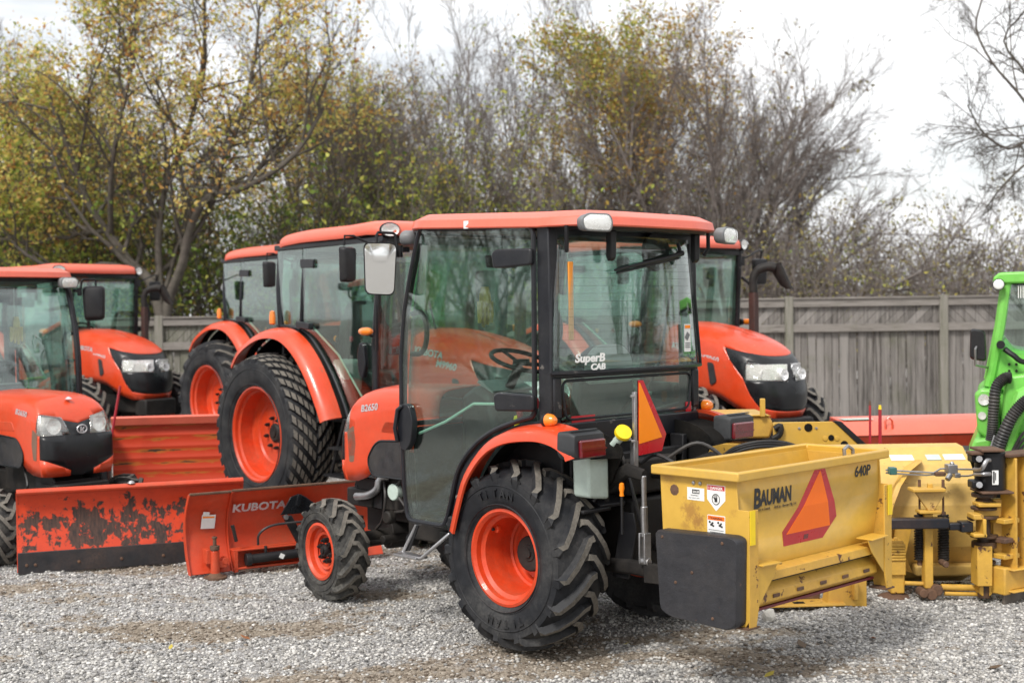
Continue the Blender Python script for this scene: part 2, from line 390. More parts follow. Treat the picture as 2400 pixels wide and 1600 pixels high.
    hb.lathe([(.001, (di+.055+hubz)*sd), (hubr*.45, (di+.055+hubz)*sd), (hubr*.5, (di+.04+hubz)*sd)], n=16)
    hb.build('hub', M[hubmat], ro)
    for k in range(nuts):
        a = 2*PI*(k+.3)/nuts; q = (nutr*math.cos(a), nutr*math.sin(a)); nb = MB()
        nb.cyl((q[0], (di-.03)*sd, q[1]), (q[0], (di+.012)*sd, q[1]), .017, 6); nb.cyl((q[0], (di+.01)*sd, q[1]), (q[0], (di+.028)*sd, q[1]), .008, 8)
        nb.build('wheel_nut', M['dark'], ro, weld=False)
    return ro

# ------------------------------------------------------------------ hood body made of sections, cut into orange / black / lamp parts
def bmsurf(rings_, closed=False):
    bm = bmesh.new(); rows = [[bm.verts.new(p) for p in r] for r in rings_]; n = len(rows[0])
    for a, b in zip(rows[:-1], rows[1:]):
        for i in range(n-1): bm.faces.new((a[i], a[i+1], b[i+1], b[i]))
    return bm
def hood(parent, xr, levels, zmap, nose, cuts, classify, mats, thick=.012, expo=3.2):
    """levels: (t, halfwidth, xfront) from the bottom edge up and over the top; zmap(x, t)->z; nose: length of the rounded front"""
    rings_ = []
    for t, w, xf in levels:
        r = []; xc = xf-nose; ns = 10; nc = 16
        for k in range(ns): x = xr+(xc-xr)*k/ns; r.append((x, -w, zmap(x, t)))
        for k in range(2*nc+1):
            a = -PI/2+PI*k/(2*nc); sy = math.sin(a); cx_ = math.cos(a)
            y = w*math.copysign(abs(sy)**(2/expo), sy); x = xc+nose*abs(cx_)**(2/expo); r.append((x, y, zmap(x, t)))
        for k in range(ns-1, -1, -1): x = xr+(xc-xr)*k/ns; r.append((x, w, zmap(x, t)))
        rings_.append(r)
    bm = bmsurf(rings_)
    bmesh.ops.remove_doubles(bm, verts=bm.verts, dist=1e-5)
    for p, nrm in cuts:
        bmesh.ops.bisect_plane(bm, geom=bm.verts[:]+bm.edges[:]+bm.faces[:], plane_co=p, plane_no=nrm, dist=1e-5)
    bmesh.ops.recalc_face_normals(bm, faces=bm.faces)
    groups = {}
    for f in bm.faces:
        c = f.calc_center_median(); groups.setdefault(classify(c), []).append([tuple(v.co) for v in f.verts])
    bm.free(); out = {}
    for nm, fs in groups.items():
        if nm is None: continue
        mb = MB()
        for f in fs: mb.add(f, [tuple(range(len(f)))])
        base = nm.split('|')[0]
        o = mb.build(base, mats[nm], parent, ang=42)
        sm = o.modifiers.new('thickness', 'SOLIDIFY'); sm.thickness = thick; sm.offset = 0
        out[nm] = o
    return out
def line_cut(p, q, ax):
    """plane through the 2-D line p-q, swept along axis ax ('x': y-z points, 'y': x-z points)"""
    d = (q[0]-p[0], q[1]-p[1]); n = (-d[1], d[0])
    return ((0, p[0], p[1]), (0, n[0], n[1])) if ax == 'x' else ((p[0], 0, p[1]), (n[0], 0, n[1]))
def side_of(p, q, c): return (q[0]-p[0])*(c[1]-p[1])-(q[1]-p[1])*(c[0]-p[0])   # >0: left of p->q

def convex(pts, x, sag, par):
    b = MB(); rs = []
    mx = max((p[0]**2+p[1]**2)**.5 for p in pts)
    for k in (1., .92, .8, .65, .5, .35, .2, .08, .002): rs.append([(x-.002-sag*(1-((p[0]*k)**2+(p[1]*k)**2)/mx**2), p[0]*k*.93, p[1]*k*.95) for p in pts])
    rs.insert(0, [(x, p[0]*.93, p[1]*.95) for p in pts])
    return b.rings(rs).build('mirror_glass', M['mirror'], par, ang=60)
# ------------------------------------------------------------------ compact cab tractor (foreground one and the one at the left edge)
def tz(x): return .045*min(1, max(0, (x+.2)/.95))
def compact():
    T = empty('compact_tractor')
    F = M['frame']
    # chassis and driveline
    b = MB(); b.box(.72, 0, .60, 1.3, .34, .26); b.box(.1, 0, .62, .62, .46, .36); b.box(1.45, 0, .72, .62, .36, .34); b.box(1.0, 0, .52, 1.7, .22, .10)
    b.box(1.95, 0, .62, .28, .46, .12); b.box(1.1, .24, .50, .5, .10, .16); b.box(1.1, -.24, .50, .5, .10, .16)
    b.cyl((1.35, .2, .6), (1.35, .27, .6), .06); b.cyl((1.62, .2, .52), (1.62, .26, .52), .045)
    b.box(.68, .37, .52, .3, .2, .06); b.cyl((.35, .30, .55), (.75, .30, .55), .06); b.box(.5, .42, .60, .55, .3, .03)
    b.build('chassis', M['dark'], T, bevel=.012)
    b = MB(); b.prism([(1.72, .56), (2.0, .58), (2.02, .70), (1.98, .76), (1.72, .76)], 'y', .20, .215); b.prism([(1.72, .56), (2.0, .58), (2.02, .70), (1.98, .76), (1.72, .76)], 'y', -.215, -.20)
    b.box(1.99, 0, .64, .02, .44, .12)
    for k in range(4): b.cyl((1.8+.08*k, .214, .66), (1.8+.08*k, .222, .66), .016, 10)
    b.build('front_bracket', M['black'], T, bevel=.004)
    b = MB(); b.cyl((1.77, -.5, .36), (1.82, .5, .36), .055, 16); b.cyl((1.77, -.10, .38), (1.82, .10, .38), .11, 20)
    for s in (1, -1):
        b.cyl((1.77, s*.44, .20), (1.82, s*.44, .50), .06, 14); b.box(1.77, s*.42, .5, .12, .1, .08)
        b.tube([(1.68, 0, .36), (1.70, s*.2, .35), (1.72, s*.42, .36)], .014, 8)
        b.cyl((1.66, s*.02, .37), (1.66, s*.26, .37), .028, 12)
    b.box(1.95, 0, .45, .22, .16, .16)
    b.build('front_axle', M['dark'], T, bevel=.006)
    b = MB()
    for s in (1, -1): b.cyl((0, s*.15, .52), (0, s*.52, .52), .10, 20); b.box(0, s*.28, .52, .3, .2, .26)
    b.build('rear_axle', M['dark'], T, bevel=.01)
    b = MB(); b.tube(curve([(1.66, .20, .78), (1.70, .24, .77), (1.72, .25, .70), (1.80, .26, .655), (1.95, .25, .63)], 5), .026, 12); b.build('exhaust_pipe', M['steel'], T)
    b = MB(); b.cyl((1.52, .23, .70), (1.52, .28, .70), .055, 20); b.build('oil_filter', M['cream'], T, bevel=.006)
    for pth in ([(1.35,.24,.9),(1.5,.26,.72),(1.42,.25,.60),(1.6,.2,.55)], [(1.2,.25,.8),(1.4,.27,.62),(1.3,.24,.5)], [(1.72,.2,.8),(1.62,.26,.66),(1.68,.24,.5),(1.8,.2,.42)], [(1.6,-.25,.8),(1.75,-.3,.66),(1.62,-.28,.55),(1.78,-.3,.42)], [(1.9,-.12,.66),(2.02,-.2,.56),(1.95,-.3,.48),(1.85,-.35,.42)]):
        MB().tube(curve(pth, 6), .010, 8).build('hydraulic_hose', M['hose'], T)
    # hood
    prof = curve([(1.0, 1.385), (1.3, 1.385), (1.6, 1.378), (1.78, 1.355), (1.89, 1.32), (1.98, 1.27), (2.1, 1.19)], 4)
    def ztop(x): return float(np.interp(x, [p[0] for p in prof], [p[1] for p in prof]))
    def zbot(x): return float(np.interp(x, [1.0, 1.32, 1.5, 1.64, 1.76, 1.87, 2.2], [.98, .98, .93, .86, .78, .745, .745]))
    levels = [(0, .30, 2.065), (.15, .31, 2.08), (.3, .312, 2.08), (.45, .312, 2.078), (.58, .312, 2.07), (.68, .311, 2.053), (.76, .308, 2.033), (.83, .301, 2.008), (.89, .29, 1.98), (.94, .272, 1.945), (.975, .245, 1.905), (.995, .205, 1.86), (1.01, .15, 1.83), (1.022, .08, 1.80), (1.028, .02, 1.79), (1.028, .001, 1.785)]
    def zmap(x, t): return zbot(x)+(ztop(x)-zbot(x))*t
    A_, B_, C_ = (.085, 1.07), (.125, 1.205), (.32, 1.245); D0, D1 = (.10, .79), (.32, .885); E0, E1 = (0, 1.155), (.12, 1.185)
    cuts = [((1.985, 0, 0), (1, 0, 0)), ((1.93, 0, 0), (1, 0, 0)), ((0, 0, 1.07), (0, 0, 1)), ((0, .10, 0), (0, 1, 0)), ((0, -.10, 0), (0, 1, 0))]
    for m_ in (1, -1):
        for p, q in ((A_, B_), (B_, C_), (D0, D1), (E0, E1)): cuts.append(line_cut((p[0]*m_, p[1]), (q[0]*m_, q[1]), 'x'))
    def cls(c):
        k = (abs(c.y), c.z)
        if c.x > 1.93 and c.z > 1.07 and side_of(A_, B_, k) < 0 and side_of(B_, C_, k) < 0: return 'headlamp|L' if c.y > 0 else 'headlamp|R'
        if c.x > 1.93 and c.z > 1.07 and side_of(A_, B_, k) >= 0 and side_of(E0, E1, k) < 0: return 'grille'
        if c.x > 1.985 and c.z <= 1.07 and (side_of(D0, D1, k) > 0 or k[0] < .10): return 'grille'
        return 'hood'
    parts = hood(T, 1.0, levels, zmap, .115, cuts, cls, {'hood': M['orange'], 'grille': M['gloss'], 'headlamp|L': M['lens'], 'headlamp|R': M['lens']}, .008, expo=3.8)
    for k in ('headlamp|L', 'headlamp|R'):
        if k in parts:
            s = 1 if k[-1] == 'L' else -1
            lo = parts[k]
            MB().lathe([(.001, 0), (.03, .006), (.055, .03), (.062, .05)], c=(1.955, s*.20, 1.14), ax='x', n=24).build('reflector', M['chrome'], lo)
            MB().prism([(s*.09, 1.06), (s*.30, 1.06), (s*.30, 1.225), (s*.13, 1.20)], 'x', 1.918, 1.925).build('reflector_panel', M['chrome'], lo)
    # hood details
    dk = M['grille']
    for s in (1, -1):
        y0, y1 = (.311, .318) if s > 0 else (-.318, -.311)
        pan = rounded([(1.735, .905), (1.66, 1.0), (1.60, 1.035), (1.30, 1.05), (1.30, .80), (1.69, .80)], .05)
        MB().prism(pan, 'y', .20*s, y1 if s > 0 else y0).build('side_grille', dk, T, bevel=.006)
        MB().tube([(p[0], s*.318, p[1]) for p in pan], .007, 6, loop=True).build('grille_edge', M['gloss'], T)
        MB().prism(rounded([(1.59, 1.09), (1.34, 1.085), (1.32, 1.16), (1.54, 1.165)], .02), 'y', y0, y1-.002*s).build('hood_scoop', M['orange_d'], T, bevel=.003)
        MB().prism(rounded([(1.885, .875), (1.935, .87), (1.955, 1.08), (1.88, 1.12), (1.862, 1.0)], .015), 'y', y0, y1-.002*s).build('hood_vent', surf('vent_mesh', (.16,.09,.06), .6, dirt=.5, dcol=(.25,.17,.12)) if s > 0 else bpy.data.materials['vent_mesh'], T)
        X = (-1, 0, .12) if s > 0 else (1, 0, -.12)
        text('lettering', 'B2650', .062, M['silver'], T, frame((1.80 if s > 0 else 1.60, s*.314, 1.215 if s > 0 else 1.235), X, (0, 0, 1)), shear=.25, bold=.0012, sx=1.15)
        text('lettering', 'KUBOTA', .06, M['silver'], T, frame((1.40 if s > 0 else 1.16, s*.314, 1.20), (-1 if s > 0 else 1, 0, 0), (0, 0, 1)), bold=.0016, shear=.15)
    e = MB(); e.tube([(2.083, .042*math.cos(2*PI*k/24), 1.112+.032*math.sin(2*PI*k/24)) for k in range(24)], .005, 6, loop=True)
    e.box(2.083, -.010, 1.112, .008, .009, .04); e.box(2.083, .008, 1.114, .008, .008, .03, rot=(-40, 0, 0)); e.box(2.083, .008, 1.096, .008, .008, .03, rot=(40, 0, 0))
    e.build('emblem', M['silver'], T)
    MB().lathe([(.001, .02), (.012, .016), (.03, 0)], c=(1.88, 0, 1.345), ax='z', n=5).build('hood_ornament', M['silver'], T)
    # ---------------- cab
    door = [(.768, 2.375), (.86, 2.12), (.93, 1.88), (.965, 1.62), (.972, 1.15), (.955, .80), (.925, .625), (.59, .625), (.55, .70), (.47, .95), (.40, 1.04), (.28, 1.14), (.17, 1.20), (.06, 1.24), (-.10, 1.285), (-.175, 1.30), (-.185, 2.29), (-.15, 2.335)]
    f = MB()
    for s in (1, -1):
        f.prism([(-.30, 1.14), (-.20, 1.14), (-.20, 2.33), (-.29, 2.33)], 'y', s*.555, s*.625)           # rear pillars
        f.tube([(p[0]+.012, s*.60, p[1]) for p in curve(door[:7], 4)], .022, 8)
        f.prism([(-.30, 2.322), (.80, 2.362), (.80, 2.398), (-.30, 2.352)], 'y', s*.575, s*.625)
        arc = curve([(.58, .60), (.545, .70), (.47, .93), (.38, 1.04), (.27, 1.12), (.06, 1.22), (-.10, 1.262), (-.30, 1.285)], 4)
        f.prism(arc + [(-.30, 1.235), (-.10, 1.215), (.05, 1.175), (.25, 1.08), (.36, 1.0), (.44, .90), (.51, .68), (.53, .60)], 'y', s*.575, s*.622)
    f.box(-.25, 0, 2.29, .08, 1.22, .08); f.box(.82, 0, 2.355, .07, 1.16, .06)
    f.box(-.285, 0, 1.52, .035, 1.2, .035); f.prism([(-.60, 1.14), (.60, 1.14), (.60, 1.262), (-.60, 1.262)], 'x', -.315, -.27)
    f.box(-.29, .585, 1.40, .04, .06, .22); f.box(-.29, -.585, 1.40, .04, .06, .22)
    f.box(.94, 0, 1.20, .04, 1.14, .03)
    f.build('cab_frame', F, T, bevel=.008)
    b = MB(); b.box(.35, 0, .78, 1.15, .62, .05); b.box(.76, 0, .66, .36, 1.1, .05); b.prism([(.93, .66), (.96, 1.16), (.94, 1.18), (.90, .66)], 'y', -.56, .56)
    b.box(-.25, 0, .98, .04, .9, .34); b.build('cab_floor', M['black'], T, bevel=.01)
    MB().prism([(-.27, 2.30), (.86, 2.345), (.86, 2.36), (-.27, 2.325)], 'y', -.6, .6).build('headliner', M['grey'], T)
    for s in (1, -1):
        dn = offset(door, -.0)
        g = MB().prism(door, 'y', s*.628, s*.633).build('side_door', M['glass'], T)
        MB().tube([(p[0], s*.631, p[1]) for p in rounded(door, .05, 3)], .0145, 8, loop=True).build('door_seal', F, g)
        for zz in (2.16, 1.375):
            MB().prism(rounded([(-.20, zz-.045), (.10, zz-.055), (.115, zz+.03), (.08, zz+.05), (-.20, zz+.045)], .02), 'y', s*.635, s*.672).build('door_hinge', F, g, bevel=.01)
        hd = MB(); hd.prism(rounded([(.955, 1.29), (.905, 1.33), (.84, 1.32), (.81, 1.22), (.83, 1.10), (.88, 1.045), (.93, 1.06), (.955, 1.15)], .03), 'y', s*.636, s*.68)
        hd.tube([(.94, s*.69, 1.10), (.95, s*.70, 1.18), (.935, s*.69, 1.29), (.90, s*.68, 1.315)], .014, 8)
        hd.build('door_handle', F, g, bevel=.012)
        MB().tube(curve([(.90, s*.60, 1.86), (.84, s*.575, 1.87), (.80, s*.57, 1.80), (.80, s*.57, 1.70), (.84, s*.575, 1.63), (.91, s*.60, 1.62)], 4), .016, 8).build('grab_handle', M['black'], g)
        MB().tube([(.83, s*.61, 1.15), (.60, s*.60, 1.23), (.35, s*.60, 1.345), (.05, s*.60, 1.355)], .009, 8).build('gas_strut', M['cream'], g)
    # windscreen + lower front glass
    ws = [(-.56, 2.31), (.56, 2.31), (.585, 1.75), (.59, 1.22), (-.59, 1.22), (-.585, 1.75)]
    g = MB()
    def wx(z): return .80+.17*(1-((z-1.2)/1.12)**2) if z > 1.2 else .97
    rows = []
    for i_ in range(13):
        z = 1.22+1.115*i_/12; rows.append([(wx(z)+.05*(1-(y/.58)**2), y, z) for y in np.linspace(-.58, .58, 13)])
    g.rings(rows, closed=False)
    wsob = g.build('windscreen', M['wglass'], T, ang=60); sm = wsob.modifiers.new('thickness', 'SOLIDIFY'); sm.thickness = .005
    MB().tube([(wx(1.24)+.06, -.25, 1.27), (wx(1.5)+.05, 0, 1.30), (wx(1.6)+.05, .28, 1.34)], .009, 6).build('wiper', M['black'], T)
    for s in (1, -1): MB().prism([(s*.33, .72), (s*.57, .72), (s*.58, 1.18), (s*.33, 1.18)], 'x', .955, .96).build('corner_glass', M['wglass'], T)
    # rear upper glass (bowed, overhanging) and lower glass
    def bowed(z0, z1, hw0, hw1, x0, bow, nz=8, ny=16):
        g = MB(); rows = []
        for i in range(nz+1):
            t = i/nz; z = z0+(z1-z0)*t; hw = hw0+(hw1-hw0)*t; row = []
            for k in range(ny+1):
                y = -hw+2*hw*k/ny; row.append((x0-bow*(1-abs(y/hw)**3.2)+.03*t, y, z))
            rows.append(row)
        return g.rings(rows, closed=False), rows
    g, rows = bowed(1.535, 2.275, .635, .585, -.305, .085)
    rg = g.build('rear_window', M['rglass'], T, ang=70); sm = rg.modifiers.new('thickness', 'SOLIDIFY'); sm.thickness = .005
    MB().tube(rows[0], .012, 6).build('window_trim', F, rg)
    for e in (0, -1): MB().tube([r[e] for r in rows], .010, 6).build('window_trim', F if e else M['black'], rg)
    Mx = frame((-.388, .52, 1.588), (0, -1, 0), (0, 0, 1))
    text('lettering', 'SuperB', .062, M['white'], rg, frame((-.388, .535, 1.592), (0, -1, 0), (.04, 0, 1)), bold=.0022, shear=.2, sx=1.3)
    text('lettering', 'CAB', .046, M['white'], rg, frame((-.389, .415, 1.548), (0, -1, 0), (.04, 0, 1)), bold=.0018, shear=.2, sx=1.3)
    stk = MB().box(-.385, -.415, 1.70, .002, .055, .16).build('warning_sticker', M['white'], rg)
    MB().box(-.388, -.415, 1.765, .002, .046, .018).build('sticker_print', M['fluo2'], stk); MB().box(-.388, -.415, 1.67, .002, .042, .005).box(-.388, -.415, 1.658, .002, .042, .005).box(-.388, -.412, 1.71, .002, .03, .04, rot=(35, 0, 0)).box(-.388, -.415, 1.646, .002, .042, .005).build('sticker_print', M['grey'], stk)
    lg = MB().prism([(-.555, 1.265), (.555, 1.265), (.575, 1.505), (-.575, 1.505)], 'x', -.30, -.295).build('lower_rear_window', M['glass'], T)
    MB().tube([(-.302, p[0], p[1]) for p in rounded([(-.52, 1.28), (.52, 1.28), (.55, 1.49), (-.55, 1.49)], .05)], .008, 6, loop=True).build('window_seal', F, lg)
    w = MB(); w.tube([(-.40, -.36, 2.19), (-.405, -.2, 2.155), (-.40, .02, 2.12), (-.395, .22, 2.085)], [.016, .013, .011, .006], 8); w.tube([(-.395, -.345, 2.20), (-.38, -.345, 2.245)], .011, 8)
    w.tube([(-.392, -.33, 2.16), (-.392, .20, 2.07)], .007, 6); w.build('rear_wiper', M['black'], T)
    w = MB(); w.lathe([(.001, -.0), (.11, 0), (.115, .02)], c=(-.33, -.22, 2.20), ax='x', n=20); w.build('wiper_motor', M['black'], T)
    for y in (.27, -.455):
        MB().prism(rounded([(-.44, 2.30), (-.40, 2.30), (-.395, 2.16), (-.41, 2.13), (-.435, 2.15)], .01), 'y', y-.022, y+.022).build('window_stay', M['black'], T, bevel=.006)
    MB().box(-.32, .49, 1.92, .01, .035, .42).build('hazard_strip', surf('amber_tape', (.8,.28,.02), .4), T, bevel=.003)
    # roof
    pl = [(-.56, .30), (-.50, .56), (-.30, .655), (.2, .69), (.75, .69), (.90, .60), (.96, .35), (.98, 0)]
    full = pl + [(x, -y) for x, y in pl[-2::-1]]
    full = rounded(full, .07, 3)
    def ring(d, z, dz=None):
        q = offset(full, d); return [(x, y, z-.012+tz(x)) for x, y in q]
    rf = MB(); rf.rings([ring(.05, 2.325), ring(.006, 2.325), ring(.0, 2.332), ring(.010, 2.372), ring(.014, 2.377), ring(.085, 2.410), ring(.095, 2.413), ring(.20, 2.418)])
    rf.build('roof', M['roof'], T, ang=16, bevel=.006)
    MB().rings([[(x, y, 2.298+tz(x)) for x, y in offset(full, .06)], [(x, y, 2.322+tz(x)) for x, y in offset(full, .035)]]).build('roof_underside', M['black'], T)
    MB().prism([(.28, .685), (.31, .692), (.315, .690), (.285, .684)], 'z', 2.335, 2.378).build('roof_seam', M['white'], T)
    def worklamp(x, y, z, face, tilt=0):
        lb = MB(); pts = rounded([(-.105, .0), (-.085, .048), (.06, .05), (.105, .02), (.09, -.045), (-.09, -.05)], .03, 3)
        # local: pts=(y,z), extruded towards face*x
        lb.rings([[(0-.05*face, p[0]*.55, p[1]*.6) for p in pts], [(-.03*face, p[0]*.9, p[1]*.92) for p in pts], [(.022*face, p[0], p[1]) for p in pts], [(.03*face, p[0]*.93, p[1]*.93) for p in pts]])
        o = lb.build('work_lamp', M['grey'], T, ang=50); o.location = (x, y, z); o.rotation_euler = (0, 0, R(tilt))
        MB().rings([[(.031*face, p[0]*.88, p[1]*.86) for p in pts], [(.044*face, p[0]*.8, p[1]*.78) for p in pts]]).build('lens', M['lens'], o, ang=60)
        MB().rings([[(.0305*face, p[0]*.84, p[1]*.82) for p in pts], [(.033*face, p[0]*.7, p[1]*.7) for p in pts]]).build('reflector', M['chrome'], o)
        return o
    for s in (1, -1): worklamp(-.56, s*.555, 2.305+.018*s, -1, tilt=-s*14); worklamp(.93, s*.55, 2.315, 1, tilt=s*10)
    for s in (1, -1): MB().tube([(-.40, s*.60, 2.315), (-.40, s*.60, 2.22), (-.38, s*.58, 2.18)], .012, 6).build('lamp_cable', M['black'], T)
    # mirrors
    for s in (1, -1):
        a = MB(); a.tube(curve([(.90, s*.63, 2.24), (.93, s*.655, 2.245), (.95, s*.665, 2.27)], 3)+[(.955, s*.67, 2.335), (.955, s*.69, 2.345), (.955, s*.80, 2.345), (.955, s*.81, 2.33), (.955, s*.81, 2.27)], .009, 8)
        a.cyl((.93, s*.66, 2.20), (.93, s*.66, 2.27), .02, 10); a.box(.915, s*.64, 2.245, .05, .05, .03)
        a.build('mirror_arm', M['black'], T)
        pts = rounded([(-.10, .155), (.10, .16), (.095, -.15), (-.08, -.16)], .04) if s > 0 else rounded([(.10, .155), (-.10, .16), (-.095, -.15), (.08, -.16)], .04)
        m_ = MB().rings([[(-.008, p[0], p[1]) for p in pts], [(.01, p[0], p[1]) for p in pts], [(.045, p[0]*.9, p[1]*.92) for p in pts], [(.055, p[0]*.7, p[1]*.75) for p in pts]]).build('side_mirror', M['black'], T, ang=50)
        m_.location = (.955, s*.785, 2.13); m_.rotation_euler = (0, R(-5), R(-s*36))
        convex(pts, -.0095, .010, m_)
    # fenders
    fc = curve([(.40, .64), (.345, .80), (.268, .97), (.12, 1.125), (-.055, 1.205), (-.289, 1.235), (-.45, 1.215), (-.56, 1.16), (-.585, 1.115)], 4)
    for s in (1, -1):
        a = MB(); secs = []
        for i, (x, z) in enumerate(fc):
            p = Vector(fc[max(0, i-1)]); q = Vector(fc[min(len(fc)-1, i+1)]); t = (q-p).normalized(); nn = Vector((t.y, -t.x)); 
            if nn.y < 0 and i > len(fc)*.3: nn = -nn
            nn = Vector((-t.y, t.x)) if Vector((-t.y, t.x)).dot(Vector((x, z))-Vector((0, .55))) > 0 else Vector((t.y, -t.x))
            P = lambda y, o: (x+nn.x*o, s*y, z+nn.y*o)
            secs.append([P(.60, .035), P(.66, .03), P(.73, .012), P(.765, -.012), P(.775, -.05), P(.762, -.055), P(.752, -.02), P(.72, -.004), P(.60, .015)])
        a.rings(secs); a.build('rear_fender', M['roof'] if False else M['orange'], T, ang=50)
        a = MB(); inner = [[(x*.97, s*.38, z-.035) for x, z in fc], [(x*.97, s*.615, z-.02) for x, z in fc]]
        a.rings([inner[0], inner[1]], closed=False)
        a.prism([(x, z-.01) for x, z in fc] + [(-.50, .95), (-.3, .80), (.3, .66)], 'y', s*.375, s*.385)
        o = a.build('fender_liner', M['well'], T); 
        # tail lamp
        h = MB(); pts = rounded([(s*.525, 1.10), (s*.75, 1.10), (s*.775, 1.14), (s*.77, 1.245), (s*.53, 1.245)], .02)
        h.rings([[(-.48, p[0], p[1]) for p in pts], [(-.56, p[0], p[1]) for p in pts], [(-.595, s*.66+(p[0]-s*.66)*.93, 1.16+(p[1]-1.16)*.85) for p in pts]])
        for k in range(3): h.box(-.56, s*.66, 1.252-.0*k, .02, .2, .006) if k == 0 else None
        ho = h.build('tail_lamp', M['grey'] if False else surf('lamp_housing', (.028,.030,.033), .6, dirt=.35, dcol=(.12,.12,.12)) if s > 0 else bpy.data.materials['lamp_housing'], T, bevel=.006)
        MB().prism(rounded([(s*.545, 1.112), (s*.735, 1.112), (s*.74, 1.205), (s*.55, 1.205)], .012), 'x', -.594, -.618).build('red_lens', M['redlens'], ho, bevel=.008)
        MB().box(-.619, s*.64, 1.155, .003, .19, .006).build('lens_rib', M['redlens'], ho)
        # turn signal on the pillar
        h = MB(); h.lathe([(.001, -.02), (.034, -.02), (.038, 0), (.036, .012)], c=(-.30, s*.665, 1.29), ax='x', n=20); h.box(-.285, s*.64, 1.29, .03, .05, .03)
        ho = h.build('turn_signal', M['black'], T)
        MB().lathe([(.001, -.065), (.02, -.06), (.031, -.045), (.036, -.015), (.036, -.0)], c=(-.30, s*.665, 1.29), ax='x', n=20).build('amber_lens', M['amber'], ho)
    MB().box(-.3025, .385, 1.262, .003, .185, .07).build('rear_reflector', M['red'], T); MB().box(-.3025, -.52, 1.275, .003, .05, .09).build('rear_reflector', M['red'], T)
    # interior
    b = MB(); b.rings([[(x, y, z) for y, z in rounded([(-.24, 1.0), (.24, 1.0), (.25, 1.35), (.19, 1.60), (.10, 1.665), (-.10, 1.665), (-.19, 1.60), (-.25, 1.35)], .05, 2)] for x in (-.14, -.06)]); b.box(.16, 0, .98, .46, .50, .12)
    so = b.build('seat', M['seat'], T, bevel=.02)
    MB().rings([[(x, y*1.02, z) for y, z in [(p[0], p[1]) for p in rounded([(-.20, 1.45), (.20, 1.45), (.19, 1.60), (.10, 1.672), (-.10, 1.672), (-.19, 1.60)], .04, 2)]] for x in (-.15, -.135)]).build('seat_shell', M['lgrey'], so)
    b = MB(); b.box(.05, 0, .86, .4, .3, .16); b.box(.0, .40, 1.04, .5, .2, .24); b.box(.0, -.40, 1.04, .5, .2, .24); b.box(-.05, .40, 1.165, .4, .14, .02); b.build('console', M['black'], T, bevel=.02)
    b = MB(); b.prism([(.55, .80), (.93, .80), (.93, 1.35), (.80, 1.42), (.66, 1.36), (.60, 1.15)], 'y', -.2, .2); d_ = b.build('dashboard', M['black'], T, bevel=.04)
    MB().prism([(.66, 1.372), (.80, 1.432), (.79, 1.445), (.65, 1.385)], 'y', -.17, .17).build('instrument_panel', M['grey'], d_)
    MB().tube([(.72, 0, 1.35), (.60, 0, 1.53)], .03, 10).build('steering_column', M['black'], T)
    c0 = Vector((.58, 0, 1.565)); ax = Vector((-.35, 0, 1)).normalized(); u = Vector((0, 1, 0)); v = ax.cross(u)
    b = MB(); b.tube([c0+(u*math.cos(2*PI*k/28)+v*math.sin(2*PI*k/28))*.19 for k in range(28)], .014, 8, loop=True)
    for k in range(3): a_ = 2*PI*k/3+.5; b.tube([c0-ax*.02, c0+(u*math.cos(a_)+v*math.sin(a_))*.18], .012, 6)
    b.lathe([(.001, .01), (.05, .01), (.055, -.02)], c=tuple(c0), ax='z', n=20); b.build('steering_wheel', M['black'], T)
    for (x, y, z, x2, y2, z2, mm) in ((.0, .38, 1.15, .08, .37, 1.33, 'marker'), (.12, .42, 1.15, .16, .42, 1.27, 'marker'), (.24, .36, 1.1, .25, .36, 1.22, 'byellow'), (-.05, -.38, 1.16, .05, -.37, 1.38, 'black'), (.15, -.40, 1.1, .18, -.38, 1.30, 'fluo2')):
        lv = MB().cyl((x, y, z), (x2, y2, z2), .008, 8).build('lever', M['black'], T); MB().lathe([(.001, .05), (.016, .045), (.02, .02), (.013, -.02), (.001, -.025)], c=(x2, y2, z2), ax='z', n=12).build('knob', M[mm], lv)
    MB().tube(curve([(-.16, .3, 1.15), (-.20, .1, 1.2), (-.22, -.1, 1.35), (-.2, -.35, 1.5), (-.2, -.5, 2.0)], 4), .012, 6, flat=.3).build('seat_belt', M['black'], T)
    MB().box(.80, -.05, 2.18, .03, .26, .08, rot=(0, 10, 0)).build('inner_mirror', M['black'], T, bevel=.012)
    MB().prism(rounded([(.10, 1.75), (.24, 1.75), (.26, 2.12), (.09, 2.12)], .03), 'x', .70, .705).build('document_pouch', M['lens'], T)
    b = MB()
    for k in range(4): b.tube([(.715, .13+.026*k, 1.93), (.712, .125+.030*k, 1.85), (.715, .12+.033*k, 1.80-.012*(k % 3))], [.02, .017, .010], 8)
    b.tube([(.715, .17, 2.02), (.715, .17, 1.97), (.715, .17, 1.92)], [.03, .045, .05], 10, flat=.5); b.build('work_glove', M['glove'], T)
    # step
    b = MB(); b.tube([(.83, .56, .62), (.86, .62, .60), (.965, .64, .43), (.96, .70, .42), (.74, .70, .425), (.72, .70, .43), (.56, .62, .58), (.54, .56, .60)], .011, 8); b.box(.85, .68, .425, .22, .09, .012)
    b.build('step', M['steel'], T, bevel=.003); MB().prism([(.86, .60), (.83, .60), (.92, .44), (.965, .43), (.95, .52)], 'y', .62, .628).build('step_plate', M['black'], T)
    b = MB(); b.tube([(.83, -.56, .62), (.965, -.64, .43), (.96, -.70, .42), (.72, -.70, .43), (.54, -.56, .60)], .011, 8); b.build('step', M['steel'], T)
